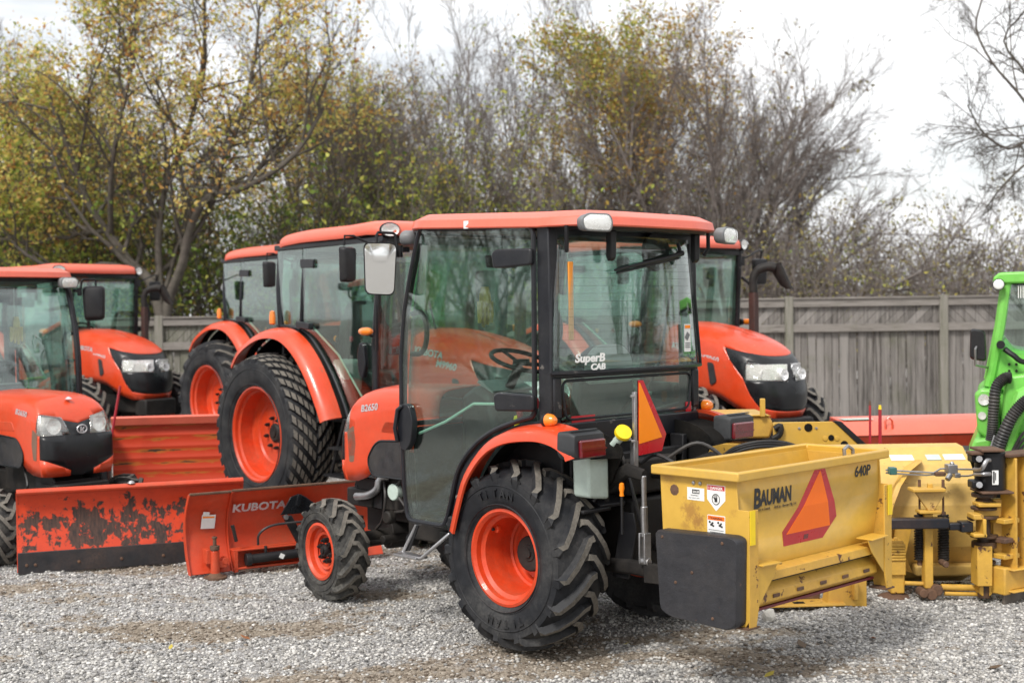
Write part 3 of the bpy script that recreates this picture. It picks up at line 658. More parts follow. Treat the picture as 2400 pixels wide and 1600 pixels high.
    # wheels
    for s in (1, -1):
        rw_ = wheel(T, (0, s*.55, .525), .525, .37, .243, s, nlug=17, lh=.034, lw=.032, sweep=.46, drop=.06, dish=.8, nuts=6, nutr=.088, hubr=.055)
        MB().lathe([(.001, .0), (.008, 0), (.010, -.01), (.022, -.012), (.024, -.03)], c=(.155 if s > 0 else .155, s*.085, .13), ax='y', n=16).build('valve', M['rim'], rw_); MB().cyl((.155, s*.085, .13), (.155, s*.10, .13), .008, 10).build('valve_cap', M['black'], rw_)
        ty_ = [o for o in rw_.children if o.name.startswith('tyre')][0]
        for word, a0 in (('TITAN', 62), ('TITAN', 242)):
            for k_, ch in enumerate(word):
                a = R(a0 + (k_*9.5 if s > 0 else -k_*9.5)); rr_ = .335; c_ = Vector((-math.cos(a)*0, 0, 0)); rad = Vector((math.cos(a), 0, math.sin(a))); tan = Vector((math.sin(a), 0, -math.cos(a)))*(-1 if s > 0 else 1)
                text('lettering', ch, .062, M['rubber'], ty_, frame(rad*rr_+Vector((0, s*.186, 0)), tan, rad), depth=.012, bold=.001)
        wheel(T, (1.77, s*.585, .335), .335, .21, .16, s, nlug=14, lh=.024, lw=.026, sweep=.5, drop=.035, dish=.22, nuts=6, nutr=.066, hubr=.04, hubz=-.02, mats=('muddy','lugtop'), steer=-6)
    return T

def hitch(T):
    """three-point hitch, brackets, sign and reservoir at the back of the foreground tractor"""
    b = MB()
    for s in (1, -1):
        b.prism([(-.36, .80), (-.42, .80), (-.43, 1.15), (-.33, 1.15)], 'y', s*.33-.02, s*.33+.02); b.prism([(-.30, .90), (-.44, .82), (-.44, .80), (-.30, .80)], 'y', s*.2, s*.40)
        b.box(-.38, s*.45, .80, .16, .22, .02)
    b.box(-.40, 0, 1.06, .05, .7, .05)
    b.build('rear_frame', M['black'], T, bevel=.006)
    b = MB(); b.box(-.30, 0, .62, .34, .34, .42); b.cyl((-.48, 0, .55), (-.62, 0, .55), .035); b.box(-.36, 0, .95, .22, .42, .2); b.cyl((-.38, -.3, .90), (-.38, .3, .90), .04)
    b.build('hitch_housing', M['dark'], T, bevel=.02)
    for s in (1, -1):
        b = MB(); b.tube([(-.25, s*.25, .46), (-.60, s*.33, .50), (-1.02, s*.36, .50)], .028, 8, flat=1.5); b.cyl((-1.0, s*.30, .50), (-1.0, s*.42, .50), .03); b.prism([(-.72, .44), (-1.06, .46), (-1.06, .56), (-.72, .54)], 'y', s*.36, s*.385)
        b.build('lower_link', M['dark'], T, bevel=.004)
        b = MB(); b.tube([(-.38, s*.30, .92), (-.60, s*.36, 1.02), (-.72, s*.37, 1.0)], [.03, .026, .022], 8, flat=1.5); b.build('lift_arm', M['dark'], T)
        b = MB(); b.cyl((-.72, s*.375, 1.0), (-.72, s*.37, .68), .014, 10); b.cyl((-.72, s*.375, .84), (-.72, s*.37, .68), .019, 10); b.box(-.735, s*.37, .62, .012, .05, .16); b.box(-.70, s*.37, .62, .012, .05, .16); b.cyl((-.75, s*.37, .55), (-.69, s*.37, .55), .02)
        b.build('lift_rod', M['steel'], T, bevel=.003)
        MB().prism([(-.42, .42), (-.50, .78), (-.58, .78), (-.60, .70), (-.54, .42)], 'y', s*.29, s*.30).build('stabiliser_bracket', M['black'], T, bevel=.003)
    MB().cyl((-.45, 0, .95), (-1.05, 0, .98), .022).build('top_link', M['dark'], T)
    b = MB(); b.lathe([(.001, -.12), (.06, -.12), (.085, -.09), (.085, .06), (.06, .08), (.001, .08)], c=(-.95, .30, .70), ax='y', n=24); b.build('gear_case', M['dark'], T, bevel=.004)
    b = MB(); b.cyl((-.66, .48, .70), (-.66, .48, .92), .007); l = b.build('lever', M['black'], T); MB().lathe([(.001, .05), (.012, .045), (.015, .02), (.010, 0), (.012, -.02), (.001, -.025)], c=(-.66, .48, .92), ax='z', n=12).build('knob', M['fluo2'], l)
    MB().prism(rounded([(.40, .86), (.555, .88), (.56, 1.10), (.40, 1.10)], .02), 'x', -.50, -.38).build('washer_reservoir', M['cream'], T, bevel=.015)
    b = MB(); b.tube([(-.42, .36, 1.08), (-.50, .37, 1.14), (-.545, .365, 1.185)], [.028, .024, .024], 12); fp = b.build('filler_pipe', M['cream'], T)
    MB().lathe([(.001, .03), (.045, .02), (.047, .0), (.03, -.01)], c=(0, 0, 0), ax='z', n=20).build('filler_cap', M['byellow'], fp)
    cap = fp.children[0]; cap.location = (-.56, .355, 1.21); cap.rotation_euler = (R(-20), R(-50), 0)
    MB().tube(curve([(-.40, .42, .84), (-.45, .38, .95), (-.44, .40, 1.08)], 4), .012, 6).build('hydraulic_hose', M['hose'], T)
    for k, pth in enumerate(([(-.46,-.1,1.02),(-.62,-.2,1.12),(-.74,-.3,1.02),(-.72,-.35,.9)], [(-.46,.1,1.02),(-.6,.12,1.08),(-.78,.1,1.0),(-.9,.0,.85)], [(-.4,.2,1.1),(-.5,.22,.9),(-.55,.2,.7)])):
        MB().tube(curve(pth, 6), .011, 8).build('hydraulic_hose', M['hose'], T)
    # slow vehicle sign seen edge-on at its left fold
    sg = [(.275, 1.492), (.237, 1.490), (.050, 1.190), (.088, 1.100), (.278, 1.090)]
    o = MB().prism(sg, 'x', -.60, -.606).build('slow_vehicle_sign', M['red'], T)
    MB().prism([(.273, 1.478), (.266, 1.478), (.088, 1.175), (.277, 1.152)], 'x', -.6065, -.609).build('fluorescent_triangle', M['fluo2'], o)
    MB().tube([(-.60, p[0], p[1]) for p in sg], .003, 6, loop=True).build('sign_edge', M['black'], o)
    b = MB(); b.box(-.595, .298, 1.28, .02, .02, .30); b.box(-.59, .298, 1.10, .03, .035, .14); b.tube([(-.59, .325, 1.18), (-.40, .33, 1.16)], .012, 6)
    b.build('sign_bracket', M['steel'], T, bevel=.003)
    for z in (1.17, 1.41): MB().cyl((-.61, .315, z), (-.60, .335, z), .008, 6).build('bolt', M['steel'], T)
# ------------------------------------------------------------------ larger cab tractor (four in the back row)
def row_tractor(style='bar'):
    T = empty('cab_tractor'); F = M['frame']
    b = MB(); b.box(.3, 0, .85, 1.5, .5, .5); b.box(1.6, 0, .78, 1.4, .4, .42); b.box(2.5, 0, .70, .9, .44, .24); b.box(2.95, 0, .66, .24, .5, .22)
    b.build('chassis', M['dark'], T, bevel=.02)
    b = MB(); b.cyl((2.25, -.62, .56), (2.25, .62, .56), .09, 14); b.box(2.25, 0, .58, .3, .3, .26)
    for s in (1, -1): b.cyl((2.25, s*.50, .36), (2.25, s*.50, .80), .09, 14)
    b.build('front_axle', M['dark'], T, bevel=.01)
    b = MB(); b.cyl((0, -.6, .755), (0, .6, .755), .15, 18); b.build('rear_axle', M['dark'], T)
    for s in (1, -1):
        if style == 'bar':
            wheel(T, (0, s*.76, .755), .755, .44, .42, s, nlug=19, lh=.045, lw=.045, sweep=.42, drop=.07, dish=.55, nuts=8, nutr=.14, hubr=.09, hubz=-.03)
        else:
            wheel(T, (0, s*.76, .755), .755, .44, .42, s, nlug=34, lh=.03, lw=.05, sweep=.34, drop=.06, dish=.5, style='block', nuts=8, nutr=.14, hubr=.09, hubz=-.04)
        wheel(T, (2.25, s*.76, .56), .56, .34, .30, s, nlug=18, lh=.036, lw=.04, sweep=.45, drop=.05, dish=.5, nuts=8, nutr=.10, hubr=.07)
    # hood
    prof = curve([(1.55, 1.71), (1.9, 1.695), (2.3, 1.62), (2.6, 1.53), (2.8, 1.45), (2.95, 1.36), (3.1, 1.24)], 4)
    def zt(x): return float(np.interp(x, [p[0] for p in prof], [p[1] for p in prof]))
    def zb(x): return float(np.interp(x, [1.55, 2.1, 2.35, 2.6, 2.85, 3.1], [1.0, 1.0, .97, .86, .77, .76]))
    levels = [(0, .36, 2.99), (.12, .385, 3.02), (.25, .395, 3.035), (.4, .40, 3.04), (.52, .40, 3.035), (.64, .398, 3.015), (.74, .39, 2.98), (.82, .378, 2.94), (.89, .355, 2.88), (.94, .32, 2.82), (.975, .27, 2.74), (1., .2, 2.66), (1.015, .12, 2.6), (1.02, .05, 2.56), (1.02, .001, 2.54)]
    LB = [(2.46, 1.47), (2.55, 1.34), (2.72, 1.17), (2.80, 1.0), (2.88, .88), (3.02, .835)]; UB = [(2.46, 1.47), (2.75, 1.405), (2.98, 1.33), (3.1, 1.27)]
    cuts = [line_cut(LB[i], LB[i+1], 'y') for i in range(5)] + [line_cut(UB[i], UB[i+1], 'y') for i in range(3)]
    A_, B_, C_, D_ = (.055, 1.13), (.095, 1.245), (.37, 1.33), (.40, 1.15)
    for m_ in (1, -1):
        for p, q in ((A_, B_), (B_, C_), (D_, A_)): cuts.append(line_cut((p[0]*m_, p[1]), (q[0]*m_, q[1]), 'x'))
    cuts.append(((2.74, 0, 0), (1, 0, 0)))
    def cls(c):
        k = (c.x, c.z); zl = np.interp(c.x, [p[0] for p in LB], [p[1] for p in LB]); zu = np.interp(c.x, [p[0] for p in UB], [p[1] for p in UB])
        if c.x > 2.46 and zl < c.z < zu:
            j = (abs(c.y), c.z)
            if c.x > 2.74 and side_of(A_, B_, j) < 0 and side_of(B_, C_, j) < 0 and side_of(D_, A_, j) < 0: return 'headlamp|L' if c.y > 0 else 'headlamp|R'
            return 'grille'
        return 'hood'
    parts = hood(T, 1.55, levels, lambda x, t: zb(x)+(zt(x)-zb(x))*t, .42, cuts, cls, {'hood': M['orange'], 'grille': M['gloss'], 'headlamp|L': M['lens'], 'headlamp|R': M['lens']}, .008, expo=2.5)
    for k in ('headlamp|L', 'headlamp|R'):
        if k in parts:
            s = 1 if k[-1] == 'L' else -1
            for yy in (.13, .26):
                MB().lathe([(.001, 0), (.03, .006), (.05, .03), (.056, .05)], c=(2.99-1.1*(yy-.1)**1.5*2.2, s*yy, 1.20), ax='x', n=20).build('reflector', M['chrome'], parts[k])
            MB().prism([(2.99, s*.05), (2.88, s*.28), (2.74, s*.37), (2.70, s*.34), (2.88, s*.10)], 'z', 1.145, 1.30).build('reflector_panel', M['chrome'], parts[k])
    e = MB(); e.tube([(3.045, .05*math.cos(2*PI*k/20), 1.27+.032*math.sin(2*PI*k/20)) for k in range(20)], .006, 6, loop=True); e.box(3.04, -.012, 1.27, .008, .01, .045); e.box(3.04, .012, 1.27, .008, .01, .04)
    e.build('emblem', M['silver'], T)
    for s in (1, -1):
        MB().prism(rounded([(2.24, 1.32), (2.33, 1.31), (2.37, 1.12), (2.28, 1.08)], .03), 'y', s*.398, s*.408).build('hood_vent', M['grille'], T)
    # cab
    f = MB()
    for s in (1, -1):
        f.tube([(1.70, s*.66, 2.49), (1.64, s*.70, 2.1), (1.60, s*.715, 1.6), (1.60, s*.715, 1.2), (1.63, s*.70, .86)], .032, 8)
        f.tube([(.02, s*.66, 2.49), (.02, s*.69, 2.1), (.08, s*.71, 1.74)], .032, 8)
        f.tube([(.50, s*.69, 2.47), (.47, s*.71, 2.1), (.45, s*.72, 1.72)], .022, 8)
        f.box(.85, s*.68, 2.48, 1.75, .06, .05); f.box(1.4, s*.68, .88, .55, .06, .06)
        arc = curve([(.02, 1.76), (.47, 1.715), (.70, 1.57), (.92, 1.35), (1.12, 1.07), (1.22, .86)], 4)
        f.tube([(p[0], s*.715, p[1]) for p in arc], .02, 6)
    f.box(.02, 0, 2.46, .07, 1.3, .08); f.box(1.68, 0, 2.47, .08, 1.3, .06); f.box(.06, 0, 1.72, .06, 1.4, .06); f.box(1.60, 0, 1.22, .05, 1.38, .04)
    f.prism([(-.72, 1.0), (.72, 1.0), (.72, 1.72), (-.72, 1.72)], 'x', .10, .13)
    f.build('cab_frame', F, T, bevel=.008)
    MB().box(.8, 0, .93, 1.5, 1.3, .06).build('cab_floor', M['black'], T, bevel=.01)
    MB().box(.85, 0, 2.47, 1.6, 1.28, .03).build('headliner', M['lgrey'], T)
    for s in (1, -1):
        arcg = [(p[0], p[1]) for p in curve([(.47, 1.715), (.70, 1.57), (.92, 1.35), (1.12, 1.07), (1.22, .89)], 3)]
        g = MB().prism([(.50, 2.45), (1.68, 2.46), (1.63, 2.1), (1.60, 1.6), (1.60, 1.2), (1.62, .89)] + arcg[::-1], 'y', s*.715, s*.720).build('side_door', M['glass'], T)
        hd = MB(); hd.prism(rounded([(1.50, 1.60), (1.44, 1.62), (1.40, 1.50), (1.42, 1.34), (1.48, 1.30), (1.52, 1.42)], .03), 'y', s*.722, s*.77); hd.build('door_handle', F, g, bevel=.01)
        MB().prism(rounded([(.48, 2.36), (.70, 2.35), (.70, 2.27), (.48, 2.28)], .02), 'y', s*.722, s*.745).build('door_hinge', F, g, bevel=.006)
        MB().prism(rounded([(.44, 1.80), (.66, 1.78), (.66, 1.72), (.44, 1.74)], .02), 'y', s*.722, s*.78).build('door_hinge', F, g, bevel=.006)
        MB().tube([(.55, s*.70, 1.78), (1.0, s*.69, 1.5), (1.45, s*.69, 1.05)], .009, 6).build('gas_strut', M['cream'], g)
        MB().prism([(.04, 2.45), (.47, 2.45), (.45, 1.74), (.10, 1.76)], 'y', s*.705, s*.710).build('quarter_window', M['glass'], T)
        MB().prism([(s*.42, .90), (s*.69, .90), (s*.70, 1.2), (s*.42, 1.2)], 'x', 1.605, 1.61).build('corner_glass', M['wglass'], T)
    g = MB(); rows = []
    for i in range(7):
        z = 1.23+1.24*i/6; row = []
        for k in range(11): y = -.69+1.38*k/10; row.append((1.60+.09*max(0, (z-1.6)/.9)**1.5+.06*(1-(y/.69)**2), y*(1-.04*i/6), z))
        rows.append(row)
    wo = g.rings(rows, closed=False).build('windscreen', M['wglass'], T, ang=60); sm = wo.modifiers.new('thickness', 'SOLIDIFY'); sm.thickness = .005
    MB().tube([(1.69, .1, 1.32), (1.70, -.10, 1.55), (1.71, -.22, 1.95)], .010, 6).build('wiper', M['black'], T)
    MB().prism([(-.66, 1.75), (.66, 1.75), (.64, 2.43), (-.64, 2.43)], 'x', .0, .005).build('rear_window', M['glass'], T)
    # roof
    pl = [(-.12, .3), (-.08, .60), (.10, .74), (.6, .77), (1.3, .765), (1.62, .74), (1.80, .62), (1.86, .3), (1.87, 0)]
    full = rounded(pl + [(x, -y) for x, y in pl[-2::-1]], .1, 3)
    def dz(x): return float(np.interp(x, [-.12, .12, .35, 1.2, 1.5, 1.87], [-.075, -.02, .0, .005, .02, .0]))
    def ring(d, z): return [(x, y, z+dz(x)) for x, y in offset(full, d)]
    MB().rings([ring(.05, 2.505), ring(.01, 2.505), ring(0, 2.53), ring(.01, 2.575), ring(.05, 2.605), ring(.12, 2.625), ring(.22, 2.632), ring(.27, 2.632)]).build('roof', M['roof'], T, ang=50)
    MB().rings([[(x, y, 2.49) for x, y in offset(full, .08)], [(x, y, 2.515+dz(x)) for x, y in offset(full, .04)]]).build('roof_underside', M['black'], T)
    for s in (1, -1):
        h = MB(); h.lathe([(.001, -.08), (.06, -.06), (.085, .0), (.08, .02)], c=(0, 0, 0), ax='x', n=24); ho = h.build('work_lamp', M['black'], T); ho.location = (1.76, s*.66, 2.555); ho.rotation_euler = (0, 0, R(s*18)); ho.scale = (1, 1.1, .75)
        MB().lathe([(.001, .045), (.05, .038), (.078, .018)], c=(0, 0, 0), ax='x', n=24).build('lens', M['lens'], ho)
        MB().lathe([(.001, -.01), (.05, .0), (.07, .014)], c=(0, 0, 0), ax='x', n=24).build('reflector', M['chrome'], ho)
        a = MB(); a.tube([(1.68, s*.72, 2.40), (1.70, s*.78, 2.42), (1.69, s*.98, 2.50), (1.67, s*1.05, 2.50), (1.66, s*1.05, 2.42)], .010, 8); a.box(1.68, s*.71, 2.38, .06, .05, .10); a.build('mirror_arm', M['black'], T)
        pts = rounded([(-.085, .14), (.085, .14), (.075, -.15), (-.075, -.15)], .03)
        mo = MB().rings([[(-.01, p[0], p[1]) for p in pts], [(.02, p[0], p[1]) for p in pts], [(.05, p[0]*.9, p[1]*.92) for p in pts], [(.058, p[0]*.7, p[1]*.75) for p in pts]]).build('side_mirror', M['black'], T, ang=50); mo.location = (1.65, s*1.03, 2.27); mo.rotation_euler = (0, 0, R(-s*20))
        convex(pts, -.0115, .008, mo)
        h = MB(); h.lathe([(.001, -.03), (.032, -.03), (.034, 0)], c=(1.60, s*.80, 1.71), ax='y', n=16); h.cyl((1.6, s*.72, 1.66), (1.6, s*.80, 1.69), .012, 8); ho = h.build('turn_signal', M['black'], T)
        MB().lathe([(.001, -.07), (.026, -.06), (.034, -.02), (.034, .05), (.02, .09), (.001, .095)], c=(1.62, s*.83, 1.71), ax='x', n=16).build('amber_lens', M['amber'], ho)
        MB().lathe([(.001, .12), (.022, .11), (.030, .07), (.030, .0), (.02, -.01)], c=(.06, s*.79, 1.78), ax='z', n=16).build('amber_marker', M['amber'], T)
    # exhaust
    b = MB(); b.tube([(1.96, .60, 1.10), (1.96, .60, 2.05)], .04, 14); b.box(1.96, .60, 1.7, .085, .075, .66)
    eo = b.build('exhaust_stack', surf('heat_stained_steel', (.035,.018,.015), .6, dirt=.5, dcol=(.12,.04,.03)) if 'heat_stained_steel' not in bpy.data.materials else bpy.data.materials['heat_stained_steel'], T, bevel=.01)
    b = MB(); b.tube(curve([(1.96, .60, 2.03), (1.96, .60, 2.18), (2.0, .64, 2.27), (2.08, .71, 2.30), (2.13, .76, 2.29)], 5), [.046]*10+[.05]*6+[.054]*5, 14)
    b.rings([[(2.04+.09*math.cos(a)*k+(.12 if k < 1 else .05)*(1-k)+dx, .70+.09*math.sin(a)*.6*k+dx, z) for a in [R(i*30) for i in range(12)]] for k, z, dx in ((.3, 2.345, .06), (.85, 2.33, .07), (.95, 2.24, .10), (.8, 2.10, .14), (.5, 2.06, .15))])
    b.build('exhaust_elbow', M['dark'], eo)
    for s in (1, -1):
        b = MB(); b.tube(curve([(1.66, s*.74, 2.2), (1.74, s*.80, 2.1), (1.78, s*.82, 1.9), (1.72, s*.78, 1.55)], 4), .016, 8); b.build('grab_handle', M['black'], T)
    # fenders
    fc = curve([(-.50, 1.40), (-.36, 1.54), (-.1, 1.66), (.15, 1.71), (.42, 1.69), (.66, 1.57), (.88, 1.36), (1.06, 1.10), (1.14, .95)], 4)
    for s in (1, -1):
        a = MB(); secs = []; trim = []
        for i, (x, z) in enumerate(fc):
            p = Vector(fc[max(0, i-1)]); q = Vector(fc[min(len(fc)-1, i+1)]); t = (q-p).normalized(); nn = Vector((-t.y, t.x))
            if nn.dot(Vector((x, z))-Vector((.2, .8))) < 0: nn = -nn
            P = lambda y, o: (x+nn.x*o, s*y, z+nn.y*o)
            secs.append([P(.775, .03), P(.82, .028), P(.88, .012), P(.93, -.02), P(.945, -.065), P(.93, -.068), P(.915, -.03), P(.87, -.01), P(.775, .01)]); trim.append([P(.70, .02), P(.775, .026), P(.775, .0), P(.70, .0)])
        a.rings(secs); fo = a.build('rear_fender', M['orange'], T, ang=50); MB().rings(trim).build('fender_trim', M['well'], fo)
        a = MB(); a.rings([[(x*.97, s*.5, z-.03) for x, z in fc], [(x*.98, s*.70, z-.02) for x, z in fc]], closed=False); a.prism(fc + [(.9, .7), (-.4, 1.1)], 'y', s*.50, s*.51); a.build('fender_liner', M['well'], T)
        b = MB()
        b.tube([(1.22, s*.78, .95), (1.02, s*.80, .46), (1.30, s*.80, .46), (1.34, s*.78, .92)], .018, 6); b.box(1.16, s*.80, .46, .30, .14, .02); b.box(1.2, s*.80, .70, .22, .14, .02)
        b.build('step', M['black'], T)
    # interior
    b = MB(); b.rings([[(x, y, z) for y, z in rounded([(-.24, 1.25), (.24, 1.25), (.25, 1.75), (.15, 1.98), (-.15, 1.98), (-.25, 1.75)], .06, 2)] for x in (.34, .46)]); b.box(.62, 0, 1.26, .5, .5, .14); b.box(.6, 0, 1.08, .4, .4, .2); b.build('seat', M['seat'], T, bevel=.02)
    c0 = Vector((1.12, 0, 1.72)); ax = Vector((-.5, 0, 1)).normalized(); u = Vector((0, 1, 0)); v = ax.cross(u); b = MB(); b.tube([c0+(u*math.cos(2*PI*k/24)+v*math.sin(2*PI*k/24))*.2 for k in range(24)], .014, 8, loop=True)
    for k in range(3): b.tube([c0-ax*.02, c0+(u*math.cos(2.1*k)+v*math.sin(2.1*k))*.19], .012, 6)
    b.build('steering_wheel', M['black'], T)
    MB().prism([(1.2, 1.0), (1.56, 1.0), (1.56, 1.55), (1.42, 1.62), (1.25, 1.55)], 'y', -.22, .22).build('dashboard', M['black'], T, bevel=.04)
    for s in (1, -1): MB().box(.55, s*.48, 1.3, .7, .24, .3).build('console', M['lgrey'], T, bevel=.04)
    for k, (x, y, m_) in enumerate(((.8, -.45, 'marker'), (.65, -.5, 'black'), (.5, -.42, 'fluo2'))):
        lv = MB().cyl((x, y, 1.44), (x+.05, y, 1.62), .009, 6).build('lever', M['black'], T); MB().lathe([(.001, .04), (.018, .03), (.02, 0), (.001, -.02)], c=(x+.05, y, 1.62), ax='z', n=10).build('knob', M[m_], lv)
    return T
def side_text(T, word, x, z, size=.09):
    text('lettering', word, size, M['silver'], T, frame((x, -.402, z), (1, 0, -.12), (0, 0, 1)), bold=.0025, shear=.2, sx=1.15)
CT = compact(); CT.name = 'cab_tractor'
CT.location = (.475-.688*.03, 7.57+.725*.03, -.008); CT.rotation_euler = (0, 0, R(133.5))
c2 = copy_tree(CT); c2.location = (-4.86, 11.51, -.085); c2.rotation_euler = (0, 0, R(-42)); c2.scale = (.97,)*3
hitch(CT)
G_T = 'orange cab tractors parked in the yard'
tag(CT, 'compact orange tractor with glass cab, nearest in the yard, yellow spreader on its back', 'tractor', G_T)
tag(c2, 'compact orange tractor cut by the left edge, facing the scraped snow blade', 'tractor', G_T)
t5 = row_tractor('block'); t5.location = (-1.664, 12.69, 0); t5.rotation_euler = (0, 0, R(-49))
tb = row_tractor('bar')
t6 = tb; t4 = copy_tree(tb); t3 = copy_tree(tb)
a = R(-53); t6.location = (.897-math.sin(a)*.08, 15.29+math.cos(a)*.08, 0); t6.rotation_euler = (0, 0, a)
h = Vector((math.cos(R(-49)), math.sin(R(-49)))); l = Vector((-h.y, h.x))
q = Vector(((458-1176)/3000*16.9, 16.9))+l*.9*1.05
t4.location = (q.x+.13, q.y, -.04); t4.rotation_euler = (0, 0, R(-49)); t4.scale = (1.05,)*3
t3.location = (-7.24, 19.61, -.03); t3.rotation_euler = (0, 0, R(-37))
side_text(t5, 'KUBOTA', 1.72, 1.52, .085); side_text(t5, 'M9960', 2.02, 1.41, .085)
side_text(t6, 'KUBOTA', 1.72, 1.46, .085); side_text(t6, 'M7060', 2.12, 1.34, .085)
side_text(t3, 'KUBOTA', 1.72, 1.46, .085); side_text(t3, 'M7060', 2.12, 1.34, .085)
tag(t5, 'big orange tractor with block-tread tyre, its side behind the nearest tractor\'s hood', 'tractor', G_T)
tag(t6, 'orange tractor facing the grey fence, seen past the right of the nearest cab', 'tractor', G_T)
tag(t4, 'orange tractor whose rear wheel and dark cab show behind the block-tread tractor', 'tractor', G_T)
tag(t3, 'orange tractor with two white headlamps behind the ribbed snow pusher at the left', 'tractor', G_T)
# ------------------------------------------------------------------ ground
from mathutils import noise as mn
def dirtv(x, y):
    v = mn.noise(Vector((x*.55, y*1.5, 3.1)))*.9 + mn.noise(Vector((x*1.6+4, y*3.6, 1.7)))*.55 + mn.noise(Vector((x*5, y*9, .3)))*.25
    # two shallow tyre ruts crossing the foreground
    for (yc, k, wd) in ((7.35, .10, .22), (6.6, .12, .28)):
        d = abs(y-(yc+k*x)); v += .50*max(0, 1-d/wd)*(.6+.8*mn.noise(Vector((x*1.3, yc, 0)))) * (1 if x < 1.6 else .2)
    v += .10 if x < .5 else -.16
    v += .30*mn.noise(Vector((x*14, y*20, 7)))+.2*mn.noise(Vector((x*33, y*40, 2)))
    return v
def gh(x, y):
    if abs(x) > 14 or y > 24: return 0
    return .022*mn.noise(Vector((x*.6, y*.9, 0))) + .018*mn.noise(Vector((x*2.3, y*3., 5))) + .014*mn.noise(Vector((x*7, y*9., 9))) + .006*mn.noise(Vector((x*18, y*22., 4))) - .016*max(0, min(1, dirtv(x, y)))
xs = [-400, -150, -60, -30, -20] + list(np.arange(-14, -5, .5)) + list(np.arange(-5, 5, .05)) + list(np.arange(5, 14.1, .5)) + [20, 30, 60, 150, 400]
ys = [-400, -120, -60, -20, -5, 0, 2, 4] + list(np.arange(5, 11, .04)) + list(np.arange(11, 25, .5)) + [30, 45, 80, 160, 320, 560]
vs = [(x, y, gh(x, y)) for y in ys for x in xs]; nx = len(xs)
fs = [(j*nx+i, j*nx+i+1, (j+1)*nx+i+1, (j+1)*nx+i) for j in range(len(ys)-1) for i in range(nx-1)]
me = bpy.data.meshes.new('gravel_ground'); me.from_pydata(vs, [], fs)
at = me.attributes.new('dirt', 'FLOAT', 'POINT'); at.data.foreach_set('value', [dirtv(x, y) if -8 < x < 8 and 4 < y < 14 else .2 for y in ys for x in xs])
me.polygons.foreach_set('use_smooth', [True]*len(fs))
m, nt, out = newmat('gravel'); L = nt.links; p = nt.nodes.new('ShaderNodeBsdfPrincipled'); tc = nt.nodes.new('ShaderNodeTexCoord').outputs['Object']
wob = mix(nt, .02, tc, noise_node(nt, tc, 30, 2), 'ADD')
def vor(sc, feat='F1'):
    v = nt.nodes.new('ShaderNodeTexVoronoi'); v.feature = feat; v.inputs['Scale'].default_value = sc; L.new(wob, v.inputs['Vector']); return v
v1 = vor(52.); v2 = vor(95.); e1 = vor(52., 'DISTANCE_TO_EDGE')
sp = nt.nodes.new('ShaderNodeSeparateColor'); L.new(v1.outputs['Color'], sp.inputs[0])
sp2 = nt.nodes.new('ShaderNodeSeparateColor'); L.new(v2.outputs['Color'], sp2.inputs[0])
st = ramp(nt, mth(nt, 'ADD', mth(nt, 'MULTIPLY', sp.outputs[0], .6), mth(nt, 'MULTIPLY', sp2.outputs[0], .4)), [(.15, (.20,.20,.205)), (.45, (.36,.355,.35)), (.7, (.47,.465,.46)), (.95, (.62,.62,.61))])
st = mix(nt, ramp(nt, e1.outputs['Distance'], [(.0, 1.), (.12, 0.)]), st, (.16,.145,.13))
a_ = nt.nodes.new('ShaderNodeAttribute'); a_.attribute_name = 'dirt'
dm = ramp(nt, mth(nt, 'ADD', a_.outputs['Fac'], mth(nt, 'MULTIPLY', mth(nt, 'SUBTRACT', noise_node(nt, tc, 11, 8, .75), .5), 1.4)), [(.12, 0.), (.42, 1.)])
soil = ramp(nt, noise_node(nt, tc, 16, 9, .78), [(.34, (.10,.078,.058)), (.48, (.24,.20,.155)), (.66, (.42,.375,.31))])
L.new(mix(nt, dm, st, soil), p.inputs['Base Color']); p.inputs['Roughness'].default_value = .9; p.inputs['Specular IOR Level'].default_value = .25
hgt = mth(nt, 'ADD', ramp(nt, v1.outputs['Distance'], [(0, 1.), (.75, 0.)]), mth(nt, 'MULTIPLY', noise_node(nt, tc, 60, 4, .7), .6))
L.new(bump(nt, hgt, .8, .012), p.inputs['Normal']); L.new(p.outputs[0], out.inputs[0]); me.materials.append(m)
go = bpy.data.objects.new('gravel_ground', me); COL.objects.link(go); tag(go, kind='structure')

